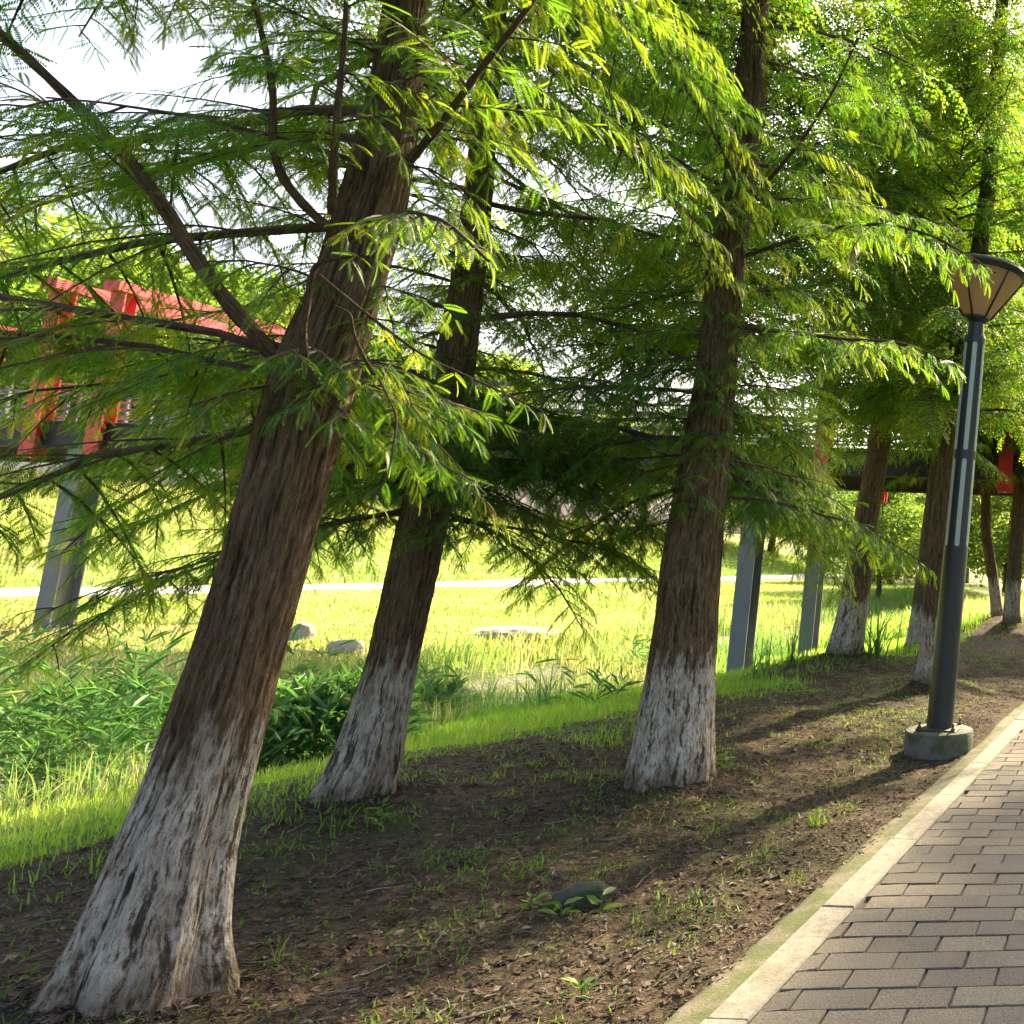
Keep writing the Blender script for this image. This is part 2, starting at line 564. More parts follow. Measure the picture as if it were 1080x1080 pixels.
# settle the trunk foot on the ground it really stands on
for k in 'abcde':
    p_, r_ = AX[k][0][1], AX[k][1][2]
    MOUNDS.append((p_[0], p_[1], .055, r_ * 1.9))
for k, (P, Rr) in AX.items():
    g = float(height(np.array([P[1][0]]), np.array([P[1][1]]))[0])
    print('tree', k, 'foot', P[1].round(2), 'ground', round(g, 2), 'r', Rr[1:4].round(3))


def axis_vals(lo, hi, fine_lo, fine_hi, df, growth):
    a = list(np.arange(fine_lo, fine_hi, df))
    s, x = df, fine_hi
    while x < hi:
        a.append(x); s *= growth; x += s
    a.append(hi)
    s, x = df, fine_lo - df
    b = []
    while x > lo:
        b.append(x); s *= growth; x -= s
    b.append(lo)
    return np.array(sorted(set(np.round(b + a, 5))))


gx = axis_vals(-300, 250, -6.2, -1.3, .032, 1.055)
gy = axis_vals(-40, 400, 1.6, 11.5, .036, 1.05)
GX, GY = np.meshgrid(gx, gy, indexing='ij')
GZ = height(GX, GY)
# under the paving the sheet drops below the bed
pav = (GX > kerb_x(GY) - .06) & (GX < 2.75)
GZ = np.where(pav, -.14, GZ)
nX, nY = len(gx), len(gy)
ii, jj = np.meshgrid(np.arange(nX - 1), np.arange(nY - 1), indexing='ij')
q = np.stack([ii * nY + jj, (ii + 1) * nY + jj, (ii + 1) * nY + jj + 1, ii * nY + jj + 1], -1).reshape(-1, 4)
e = soil_edge(GY)
soilm = np.clip((GX - e) / .8 + .5, 0, 1) * np.clip((38 - GY) / 12, 0, 1) * np.clip((9 - GX) / 6, 0, 1)
meadm = np.clip((-GX - 11.5) / 2.5, 0, 1)
mudm = np.clip(1 - np.abs(GX + 11.4) / 2.0, 0, 1) * .8
me = mesh('ground', np.stack([GX, GY, GZ], -1).reshape(-1, 3), [q], {'soil': soilm.ravel(), 'meadow': meadm.ravel(), 'mud': mudm.ravel()})
tag(link('ground', me, M['ground'], smooth=True), kind='structure')
print('ground verts', nX * nY)

# stream
yy = np.arange(-10, 90, 1.0)
V = np.concatenate([np.stack([np.full_like(yy, x) + .5 * np.sin(yy * .21), yy, np.full_like(yy, -1.02)], 1) for x in (-13.6, -9.2)])
n = len(yy); k = np.arange(n - 1)
tag(link('stream', mesh('stream', V, [np.stack([k + n, k + n + 1, k + 1, k], 1)]), M['water']), kind='structure')

# far concrete path through the meadow
yy = np.arange(4, 180, 1.0)
xs = np.array([-38.1, -37.8, -36.2, -34.6, -34.3])
xc = .5 * np.sin(yy * .045)
V = np.concatenate([np.stack([x + xc * .6, yy, np.maximum.reduce([height(xx + xc * .6, yy, False) for xx in (-37.6, -36.2, -34.7)]) + (.08 if 0 < i < 4 else -.25)], 1) for i, x in enumerate(xs)])
n = len(yy); k = np.arange(n - 1)
tag(link('far_path', mesh('far_path', V, [np.stack([i * n + k, (i + 1) * n + k, (i + 1) * n + k + 1, i * n + k + 1], 1) for i in range(4)]), M['pathway']), kind='structure')

# ------------------------------------------------------------------ paved path
def build_path():
    L, W, G = .280, .150, .0065
    rowdir = np.array([math.cos(R_(7)), math.sin(R_(7))])
    coldir = np.array([-math.sin(R_(1.5)), math.cos(R_(1.5))])
    o0 = np.array([-1.4, 1.4])
    V, Q = [], []
    n = 0
    nrow = int(28 / W)
    for r in range(nrow):
        base = o0 + coldir * (r * W / math.cos(R_(6)))
        s0 = -(.5 if r % 2 else 0) * L - 2 * L - .04 * r * W * 0
        for c in range(22):
            a = s0 + c * L + random.uniform(-.003, .003); b = a + L - G
            corners = []
            for (s, t) in ((a, G / 2), (b, G / 2), (b, W - G / 2), (a, W - G / 2)):
                corners.append(base + rowdir * s + coldir * t)
            corners = np.array(corners)
            kx = kerb_x(corners[:, 1]) + .008
            if corners[1, 0] < kx[1] + .035 or corners[0, 0] > 2.42: continue
            corners[:, 0] = np.minimum(np.maximum(corners[:, 0], kx), 2.5)
            if corners[1, 0] - corners[0, 0] < .03: continue
            cen = corners.mean(0)
            dist = cen[0] - kerb_x(cen[1])
            z = .004 + .006 * (vn(cen[0] * 1.3, cen[1] * 1.3, seed=8) - .5) + random.uniform(-.0022, .0022) + (.010 * math.exp(-dist / .25))
            tx, ty = random.uniform(-.006, .006), random.uniform(-.008, .008) + (.02 * math.exp(-dist / .2) * (random.random() - .3))
            bev = .0035
            ring = []
            for shr, dz in ((0, -.05), (0, -.005), (bev, 0)):
                for p in corners:
                    v = p - cen
                    ln = np.linalg.norm(v)
                    pp = cen + v * (1 - shr * 1.3 / ln)
                    ring.append((pp[0], pp[1], z + dz + (pp[0] - cen[0]) * tx + (pp[1] - cen[1]) * ty))
            V += ring
            for lv in (0, 1):
                for i in range(4):
                    j = (i + 1) % 4
                    Q.append((n + lv * 4 + i, n + lv * 4 + j, n + lv * 4 + 4 + j, n + lv * 4 + 4 + i))
            Q.append((n + 8, n + 9, n + 10, n + 11))
            n += 12
    me = mesh('path', np.array(V), [np.array(Q)])
    tag(link('path', me, M['brick']), kind='structure')
    # joint sand below
    yy = np.arange(1.2, 29.5, .5)
    V = np.concatenate([np.stack([kerb_x(yy) - .05, yy, np.full_like(yy, -.010)], 1), np.stack([np.full_like(yy, 2.56), yy, np.full_like(yy, -.010)], 1)])
    k = np.arange(len(yy) - 1); m = len(yy)
    tag(link('path_bed', mesh('path_bed', V, [np.stack([k, k + m, k + m + 1, k + 1], 1)]), M['bed']), kind='structure')
    # kerb stones, one structure
    mb = MB()
    y = 1.18
    while y < 29:
        a, b = y, y + .985
        for side in (0, 1):
            w = .15
            if side == 0:
                x0, x1 = kerb_x(a), kerb_x(b)
                qd = [(x0 - w, a), (x0, a), (x1, b), (x1 - w, b)]
            else:
                qd = [(2.52, a), (2.67, a), (2.67, b), (2.52, b)]
            dz = random.uniform(-.004, .004)
            c = np.mean(qd, 0)
            V = [(px, py, -.16) for px, py in qd] + [(px, py, .006 + dz) for px, py in qd]
            V += [(c[0] + (px - c[0]) * .92, c[1] + (py - c[1]) * .99, .014 + dz) for px, py in qd]
            Q = []
            for lv in (0, 1):
                for i in range(4):
                    j = (i + 1) % 4
                    Q.append((lv * 4 + i, lv * 4 + j, lv * 4 + 4 + j, lv * 4 + 4 + i))
            Q.append((8, 9, 10, 11))
            mb.add(V, Q)
        y += .99
    tag(mb.build('kerb', M['kerb']), kind='structure')
    # mossy concrete haunch outside the kerb, its outer edge swallowed by soil
    yy = np.arange(1.2, 28, .05)
    u = np.linspace(0, 1, 8)
    YY, UU = np.meshgrid(yy, u, indexing='ij')
    wd = .17 + .10 * fbm(YY * .9, YY * 0, seed=31)
    XX = kerb_x(YY) - .15 - UU * wd
    ZZ = -.004 - .05 * UU ** 1.6 + .014 * (fbm(XX * 14, YY * 14, seed=33) - .5)
    g = height(XX, YY)
    ZZ = np.where(UU > .8, np.minimum(ZZ, g - .05), np.maximum(ZZ, g + .012 * (1 - UU)))
    n8 = 8
    i, j = np.meshgrid(np.arange(len(yy) - 1), np.arange(n8 - 1), indexing='ij')
    q = np.stack([i * n8 + j, (i + 1) * n8 + j, (i + 1) * n8 + j + 1, i * n8 + j + 1], -1).reshape(-1, 4)
    tag(link('kerb_haunch', mesh('kerb_haunch', np.stack([XX, YY, ZZ], -1).reshape(-1, 3), [q]), M['haunch'], smooth=True), kind='structure')


build_path()

# ------------------------------------------------------------------ trees
def frond_template(n, wn, wid=.21):
    """feather spray along +x, unit length; needles are diamond quads"""
    V, Q = [], []
    for i in range(n):
        t = .04 + .93 * i / max(1, n - 1)
        w = wid * (math.sin(PI * min(1, .12 + t * .80)) ** .6)
        for sd in (-1, 1):
            bx, tx = t - .02, t + .10
            z0, z1 = -.22 * t * t, -.22 * tx * tx - .05
            mx, my = (bx + tx) / 2, sd * w * .5
            b = len(V)
            V += [(bx, 0, z0), (mx + wn, my, (z0 + z1) / 2), (tx, sd * w, z1), (mx - wn, my, (z0 + z1) / 2)]
            Q.append((b, b + 1, b + 2, b + 3) if sd > 0 else (b + 3, b + 2, b + 1, b))
    V = np.array(V); V[:, 2] += .02
    return V, np.array(Q)


FT = {'hi': frond_template(13, .034, .175), 'mid': frond_template(9, .050, .19), 'lo': frond_template(4, .115, .22)}


def place_fronds(tp, P, X, Nn, Sc):
    """P (n,3) bases, X (n,3) directions, Nn (n,3) approx normals, Sc (n,) lengths"""
    TV, TQ = FT[tp]
    X = X / np.linalg.norm(X, axis=1)[:, None]
    Yv = np.cross(Nn, X); Yv /= np.linalg.norm(Yv, axis=1)[:, None] + 1e-9
    Zv = np.cross(X, Yv)
    V = P[:, None, :] + Sc[:, None, None] * (TV[None, :, 0, None] * X[:, None, :] + TV[None, :, 1, None] * Yv[:, None, :] + TV[None, :, 2, None] * Zv[:, None, :])
    Q = (np.arange(len(P)) * len(TV))[:, None, None] + TQ[None]
    return V.reshape(-1, 3), Q.reshape(-1, 4), len(TV)


def grow_limb(out, P, r0, det, rg, sec_step=.07, dens=1.0, start=.07, l2=.62, l0=.12, fs=1.0):
    """limb polyline P -> wood tubes and fronds appended to out"""
    P = np.asarray(P, float)
    seg = np.linalg.norm(np.diff(P, axis=0), axis=1)
    s = np.concatenate([[0], np.cumsum(seg)]); L = s[-1]
    out['wood'].append(tube(P, np.interp(s / L, [0, .5, 1], [r0, r0 * .6, .003]), 6 if r0 > .012 else 4))
    big = det != 'far'
    k = 0
    t = start * L
    sd = 1
    while t < L * .99:
        u = t / L
        p = np.array([np.interp(t, s, P[:, i]) for i in range(3)])
        p2 = np.array([np.interp(min(L, t + .05), s, P[:, i]) for i in range(3)])
        T = p2 - p
        if np.linalg.norm(T) < 1e-6: T = P[-1] - P[-2]
        T /= np.linalg.norm(T)
        side = np.cross(T, [0, 0, 1.0]); side /= np.linalg.norm(side) + 1e-9
        sd = -sd
        ang = rg.normal(R_(55), .22)
        dz = rg.normal(-.12, .22)
        D = T * math.cos(ang) + side * sd * math.sin(ang) + np.array([0, 0, dz])
        D /= np.linalg.norm(D)
        l = (l2 * (1 - u) ** .75 + l0) * min(1.0, .22 + u / .34) * rg.uniform(.6, 1.2) * min(1.0, L / 1.6 + .25)
        m = 5
        uu = np.linspace(0, 1, m)
        droop = rg.uniform(.12, .5)
        Q_ = p + D * l * uu[:, None] + np.array([0, 0, -1.0]) * (droop * l * uu ** 2)[:, None]
        if det != 'far' or l > .25:
            out['wood'].append(tube(Q_, np.linspace(.0045 + .004 * l, .0014, m), 3))
        # fronds along this twig
        hz = p[2]
        tp = det if det in ('lo',) else ('lo' if hz > out['zlod'] else det)
        step = {'hi': .019, 'mid': .022, 'lo': .040}[tp] / dens
        nf = max(3, int(l / step))
        tf = (np.arange(nf) + rg.uniform(0, 1, nf)) / nf
        tf = np.clip(.08 + tf * .95, 0, 1)
        B = np.stack([np.interp(tf, uu, Q_[:, i]) for i in range(3)], 1)
        D2 = D + np.array([0, 0, -1.0]) * (2 * droop * tf)[:, None]
        D2 /= np.linalg.norm(D2, axis=1)[:, None]
        s2 = np.cross(D2, [0, 0, 1.0]); s2 /= np.linalg.norm(s2, axis=1)[:, None] + 1e-9
        sg = np.where(np.arange(nf) % 2 == 0, 1, -1)[:, None]
        a2 = np.clip(rg.normal(R_(52), .25, nf), .15, 1.4)[:, None] * np.clip(1.15 - tf[:, None] ** 4, .1, 1)
        hang = np.clip(rg.normal(.42, .30, nf), -.1, 1.3)[:, None]
        FX = D2 * np.cos(a2) + s2 * sg * np.sin(a2) + np.array([0, 0, -1.0]) * hang
        NN = np.array([0, 0, 1.0]) + rg.normal(0, .38, (nf, 3)) + D2 * .25
        sc = fs * rg.uniform(.070, .130, nf) * (1.65 if tp == 'lo' else 1.0) * (1 - .25 * tf)
        out[tp].append((B, FX, NN, sc, np.full(nf, rg.normal(0, .13)) + .22 * tf))
        t += sec_step * rg.uniform(.7, 1.3) * (1.7 if tp == 'lo' and det != 'lo' else 1.0)
        k += 1


def crown_obj(out, name, parent, rg, wood_mat=None):
    Vs, Qs, mi, va = [], [], [], []
    n = 0
    for V, Q in out['wood']:
        Vs.append(V); Qs.append(Q + n); n += len(V); mi.append(np.zeros(len(Q), int)); va.append(np.zeros(len(V)))
    for tp in ('hi', 'mid', 'lo'):
        if not out[tp]: continue
        B, X, Nn, Sc, va_ = [np.concatenate([o[i] for o in out[tp]]) for i in range(5)]
        V, Q, tv = place_fronds(tp, B, X, Nn, Sc)
        var = np.clip(.44 + va_ + rg.normal(0, .055, len(B)) + .5 * (fbm(B[:, 0] * 1.1, B[:, 1] * 1.1, B[:, 2] * 1.1, seed=44) - .5), 0, .95)
        var = np.where(rg.uniform(0, 1, len(B)) < .006, 1.0, var)
        Vs.append(V); Qs.append(Q + n); n += len(V); mi.append(np.ones(len(Q), int)); va.append(np.repeat(var, tv))
    me = mesh(name, np.concatenate(Vs), [np.concatenate(Qs)], {'var': np.concatenate(va)}, np.concatenate(mi))
    return link(name, me, [wood_mat or M['twig'], M['needle']], parent)


def new_out(zlod):
    return {'wood': [], 'hi': [], 'mid': [], 'lo': [], 'zlod': zlod}


def trunk_mesh(P, Rr, top, base, seed, near=True, wash=True, lobes=5):
    """P,Rr: measured axis points from the foot up; extended to height `top`"""
    d = P[-1] - P[-4]; d /= d[2]
    P2 = [P[-1] + d * (top - P[-1][2]) * t * np.array([1 - .35 * t, 1 - .35 * t, 1]) for t in (.35, .7, 1)]
    rl = Rr[-1]
    PP = np.concatenate([P, P2]); RR = np.concatenate([Rr, [rl * .68, rl * .34, .012]])
    zz = PP[:, 2]
    o = np.argsort(zz); PP, RR, zz = PP[o], RR[o], zz[o]
    dz = .025 if near else .08
    nz = np.concatenate([np.arange(zz[0] - .12, min(5.2, top - .3), dz), np.arange(min(5.2, top - .3), top, .25)])
    ns = 112 if near else 40

    def smooth(vals):
        v = np.interp(nz, zz, vals)
        kw = max(3, int(.16 / dz) | 1)
        pad = np.pad(v, kw // 2, mode='edge')
        # linear extrapolation below the measured foot
        return np.convolve(pad, np.ones(kw) / kw, 'valid')[:len(nz)]
    cx, cy, rr = smooth(PP[:, 0]), smooth(PP[:, 1]), smooth(RR)
    a = np.arange(ns) * 2 * PI / ns
    A, Z = np.meshgrid(a, nz)
    hh = Z - base
    ca, sa = np.cos(A), np.sin(A)
    f = fbm(ca * 5.5 + 20, sa * 5.5 + 20, hh * 1.3 + seed, o=3, seed=seed)
    g = fbm(ca * 17 + 20, sa * 17 + 20, hh * 2.6 + seed, o=2, seed=seed + 5)
    ridge = 1 - np.abs(2 * g - 1) * 2
    lob = np.sin(A * lobes + seed + .6 * np.sin(hh * 1.1)) * .5 + .5 * np.sin(A * (lobes + 3) + seed * 2)
    rad = rr[:, None] * (1 + (f - .5) * .10 + lob * (.022 + .13 * np.exp(-np.clip(hh, 0, 9) / .20))) + (.011 if near else .005) * ridge * np.clip(rr[:, None] / .12, .15, 1)
    X = cx[:, None] + rad * ca; Yv = cy[:, None] + rad * sa
    V = np.stack([X, Yv, Z], -1).reshape(-1, 3)
    tc = np.stack([ca * .16 + seed, sa * .16, hh], -1).reshape(-1, 3)
    i, j = np.meshgrid(np.arange(len(nz) - 1), np.arange(ns), indexing='ij')
    j2 = (j + 1) % ns
    q = np.stack([i * ns + j, i * ns + j2, (i + 1) * ns + j2, (i + 1) * ns + j], -1).reshape(-1, 4)
    axis = lambda z: np.array([np.interp(z, zz, PP[:, 0]), np.interp(z, zz, PP[:, 1]), z])
    rad_at = lambda z: float(np.interp(z, zz, RR))
    return mesh('trunk', V, [q], {'tc': tc}), axis, rad_at


def auto_limbs(out, axis, rad_at, z0, z1, n, Lf, det, rg, up=(.35, .15), dens=1.0, avoid=None, sec=.07, azbias=None):
    az = rg.uniform(0, 6.28)
    for i in range(n):
        z = z0 + (z1 - z0) * ((i + rg.uniform(0, 1)) / n) ** 1.05
        az += 2.4 + rg.normal(0, .35)
        L = Lf(z) * rg.uniform(.75, 1.15)
        if avoid is not None:
            L = min(L, avoid(az, z))
            if L < .25: continue
        p = axis(z)
        m = 9
        u = np.linspace(0, 1, m)
        el = rg.normal(min(.5, .02 + .075 * (z - 1.8)), .13)
        dr = rg.uniform(.12, .40)
        D = np.array([math.cos(az), math.sin(az), 0])
        sw = rg.normal(0, .12)
        sd = np.array([-D[1], D[0], 0])
        wob = np.cumsum(rg.normal(0, .02, (m, 3)), 0) * L; wob[0] = 0
        P = p + D * (L * u)[:, None] + sd * (sw * L * u ** 2)[:, None] + np.array([0, 0, 1.0]) * (L * (el * u - dr * u ** 2.2))[:, None] + wob * .5
        hi_z = z > out['zlod']
        grow_limb(out, P, (.005 + .0060 * L * rg.uniform(.6, 1.3)) * min(1, 1.25 - z / 20), det, rg, sec * (1.0 if not hi_z else 1.2), dens)


CROWN_CACHE = {}


def conifer(key, name, label, top, det, seed, n_limbs, z0, Lf, group, near=True, zlod=5.2, limbs=(), shoots=(), share=None, avoid=None, dens=1.0, up=(.3, .16), low=None):
    P, Rr = AX[key]
    rg = np.random.default_rng(seed)
    base = float(height(np.array([P[1][0]]), np.array([P[1][1]]))[0])
    loc = (P[1][0], P[1][1], base)
    root = empty(name, loc, label, 'tree', group)
    tm, axis, rad_at = trunk_mesh(P, Rr, top, base, seed % 17 + 1, near)
    sh = np.array(loc)

    def local(o):
        o.location = [-float(t) for t in sh]
        return o
    local(link('trunk', tm, M['bark'], root, smooth=True))
    for pts, r0, rt, sec, l2, st, *ex in limbs:
        P3 = [at(*p) for p in pts]
        # smooth the measured points
        s = np.linspace(0, 1, len(P3)); u = np.linspace(0, 1, 26)
        Q3 = np.stack([np.interp(u, s, np.array(P3)[:, i]) for i in range(3)], 1)
        for _ in range(3):
            Q3[1:-1] = (Q3[:-2] + 2 * Q3[1:-1] + Q3[2:]) / 4
        V, Q = tube(Q3, np.linspace(r0, rt, 26) * (1 + .1 * np.sin(np.arange(26) * 1.9)), 12)
        L_ = np.repeat(np.linspace(0, 2, 26), 12); aa = np.tile(np.arange(12) * 2 * PI / 12, 26)
        tcv = np.stack([np.cos(aa) * .05, np.sin(aa) * .05, L_], 1)
        lo = local(link('limb', mesh('limb', V, [Q], {'tc': tcv}), M['bark_plain'], root, smooth=True))
        o2 = new_out(zlod)
        if sec:
            grow_limb(o2, Q3, rt * .5, det, rg, sec, dens, st, l2, *ex)
            fo = crown_obj(o2, 'foliage', lo, rg)
    if share and share in CROWN_CACHE:
        src, p0 = CROWN_CACHE[share]
        c = src.copy(); COL.objects.link(c); c.parent = root
        rz = rg.uniform(0, 6.28)
        c.rotation_euler = (0, 0, rz)
        v = np.array([p0[0] * math.cos(rz) - p0[1] * math.sin(rz), p0[0] * math.sin(rz) + p0[1] * math.cos(rz), 0])
        a3 = axis(3.0)
        c.location = (a3[0] - sh[0] - v[0], a3[1] - sh[1] - v[1], -sh[2] + rg.uniform(-.2, .2))
    else:
        out = new_out(zlod)
        auto_limbs(out, axis, rad_at, z0, top - .2, n_limbs, Lf, det, rg, up=up, dens=dens, avoid=avoid)
        if low: auto_limbs(out, axis, rad_at, low[0], low[1], low[2], lambda z: low[3], det, rg, dens=dens, avoid=avoid)
        co = local(crown_obj(out, 'crown', root, rg))
        print(name, 'crown faces', len(co.data.polygons))
        if share:
            CROWN_CACHE[share] = (co, axis(3.0))
    return root, axis


def keep_clear(key, west=9.0, east=9.0, front=.35, zt=4.2, wide=62, row=9.0, zrow=3.7, hi=1.9, gap=None):
    """limbs on the side of the path walkers pass have been pruned short"""
    x, y = AX[key][0][1][:2]
    a0 = math.atan2(-y, -x)

    def f(az, z):
        d = abs((az - a0 + PI) % (2 * PI) - PI)
        lim = 9.0
        if d < R_(wide):
            lim = front + max(0, z - zt) * .8 + max(0, d - R_(wide * .6)) * 1.2
        c = math.cos(az)
        if gap and gap[0] < z < gap[1] and math.sin(az * 37 + z * 91) < .12: return 0
        if z < zrow and -.5 < ((az + PI) % (2 * PI) - PI) < hi: lim = min(lim, row)
        if c > .5: lim = min(lim, east)
        if c < -.5: lim = min(lim, west)
        return lim
    return f


GRP = 'lime-washed conifers in rows beside the paved path'
YA = TREES['a'][0]


def Lcone(l0, ztop, zfull=4.0):
    return lambda z: l0 * min(1.0, max(.12, (ztop + .4 - z) / (ztop + .4 - zfull)))


limbs_a = [
    ([(300, 385, YA - .05), (262, 345, YA - .15), (225, 300, YA - .2), (195, 255, YA - .22), (160, 195, YA - .25), (110, 140, YA - .3), (55, 85, YA - .35), (0, 35, YA - .4), (-80, -40, YA - .5)], .027, .012, .10, .75, .38),
    ([(352, 245, YA - .1), (318, 215, YA - .2), (292, 180, YA - .25), (287, 140, YA - .3), (289, 100, YA - .32), (280, 50, YA - .35), (262, -20, YA - .4)], .017, .007, .10, .5, .35),
    ([(350, 225, YA - .14), (352, 160, YA - .28), (358, 95, YA - .32), (364, 40, YA - .35), (366, -30, YA - .4)], .013, .006, .11, .5, .4),
    ([(432, 170, YA), (470, 125, YA - .05), (505, 75, YA - .1), (545, 25, YA - .15), (590, -40, YA - .2)], .014, .008, .09, .6, .3),
    ([(338, 408, 2.95), (322, 385, 2.90), (318, 350, 2.86), (326, 310, 2.84), (330, 280, 2.82), (350, 272, 2.78), (405, 268, 2.70)], .014, .005, .09, .12, .75, .02, .8),
    ([(395, 395, 2.98), (384, 378, 2.94), (372, 350, 2.92), (370, 330, 2.90), (352, 322, 2.88)], .007, .003, 0, .3, .5),
    ([(362, 258, 2.92), (395, 232, 2.80), (430, 222, 2.68), (470, 232, 2.56), (515, 275, 2.45)], .008, .005, .05, .20, .15, .03, .85),
    ([(330, 285, 2.86), (385, 330, 2.84), (445, 375, 2.95), (500, 400, 3.05), (575, 435, 3.15)], .006, .003, .06, .07, .35, .02, .75),
    ([(400, 400, 2.98), (420, 440, 2.90), (410, 500, 2.84), (385, 545, 2.80)], .004, .002, .07, .06, .2, .02, .75),
]
conifer('a', 'conifer', 'largest lime-washed conifer at the left front, leaning right with a thick forked side limb', 15, 'hi', 11, 205, 2.15,
        Lcone(2.7, 15), GRP, limbs=limbs_a, zlod=4.9, avoid=keep_clear('a', wide=108, east=1.7, row=.5, zt=3.45, front=.3, gap=(2.3, 3.0)), low=(2.05, 2.4, 14, 2.1))
conifer('b', 'conifer', 'slender lime-washed conifer between the big leaning front tree and the straight middle tree', 14.5, 'hi', 23, 195, 1.95,
        Lcone(2.4, 14.5), GRP, zlod=5.4, avoid=keep_clear('b', wide=100, east=1.7, row=.7, hi=.7, zt=3.9), low=(1.75, 2.7, 32, 2.1))
limbs_c = [
    ([(765, 268, 6.2), (735, 235, 5.9), (700, 205, 5.6), (665, 165, 5.3), (630, 140, 5.1), (560, 120, 4.9)], .024, .010, .09, .6, .3),
    ([(790, 215, 6.1), (815, 185, 5.9), (845, 150, 5.7), (880, 95, 5.5), (905, 40, 5.4)], .015, .007, .09, .5, .3),
    ([(785, 270, 6.1), (830, 255, 5.9), (880, 240, 5.7), (935, 235, 5.5), (990, 250, 5.4), (1050, 288, 5.3)], .016, .006, .08, .5, .25),
    ([(778, 345, 6.1), (830, 350, 5.6), (890, 358, 5.2), (950, 360, 4.9), (1010, 385, 4.8)], .016, .005, .07, .45, .2),
]
conifer('c', 'conifer', 'straight lime-washed conifer in the middle, standing closest to the mossy stone', 15.0, 'mid', 37, 165, 2.1,
        Lcone(2.5, 15.0), GRP, limbs=limbs_c, zlod=5.6, avoid=keep_clear('c', wide=97, east=1.7, zt=5.0), low=(1.9, 3.2, 22, 1.9))
conifer('d', 'conifer', 'lime-washed conifer on a soil mound, left of the lamp post beside two grey bridge columns', 15.0, 'lo', 41, 205, 3.8,
        Lcone(2.6, 15.0), GRP, near=False, share='far', zlod=9)
conifer('e', 'conifer', 'lime-washed conifer standing directly behind the lamp post', 15.0, 'lo', 43, 205, 3.8,
        Lcone(2.6, 15.0), GRP, near=False, share='far', zlod=9)
conifer('f', 'conifer', 'distant lime-washed conifer on a low mound at the right edge, right of the lamp post', 14, 'lo', 47, 60, 1.9,
        Lcone(2.3, 10.0), GRP, near=False, share='far', zlod=9)
conifer('g', 'conifer', 'thin crooked young conifer with yellow-green leaves right of the lamp post', 9.0, 'lo', 53, 60, 1.9,
        Lcone(2.3, 10.0), GRP, near=False, share='far', zlod=9)
for key, x, y, lb in (('h', -4.86, 9.4, 'conifer hidden almost wholly behind the middle conifer'), ('i', -4.2, 17.0, 'conifer hidden behind the lamp post and the trunk just behind it')):
    b = float(height(np.array([x]), np.array([y]))[0])
    AX[key] = (np.array([[x, y, b - .1], [x, y, b], [x, y, b + .3], [x + .04, y, 1.], [x + .1, y, 2.5], [x + .18, y, 4.0]]), np.array([.24, .21, .17, .15, .12, .10]))
    conifer(key, 'conifer', lb, 15, 'lo', 70, 60, 1.9, Lcone(2.3, 10.0), GRP, near=False, share='far', zlod=9)
# unseen row across the path, added so that its crowns shade the paving
for i, (x, y, h) in enumerate([(3.35, 7.6, 15), (3.1, 12.4, 15), (3.5, 17.4, 15), (4.0, 23.0, 15)]):
    b = float(height(np.array([x]), np.array([y]))[0])
    AX['r%d' % i] = (np.array([[x, y, b - .1], [x, y, b], [x, y, b + .3], [x + .02, y, 1.], [x + .05, y, 2.5], [x + .08, y, 4.0]]), np.array([.25, .22, .18, .16, .13, .10]))
    conifer('r%d' % i, 'conifer', 'lime-washed conifer out of view, added right of the paved path to shade it', h, 'lo', 60 + i, 60, 1.9, Lcone(2.3, 10.0), 'unseen conifers added to shade the paved path', near=False, share='far', zlod=9)

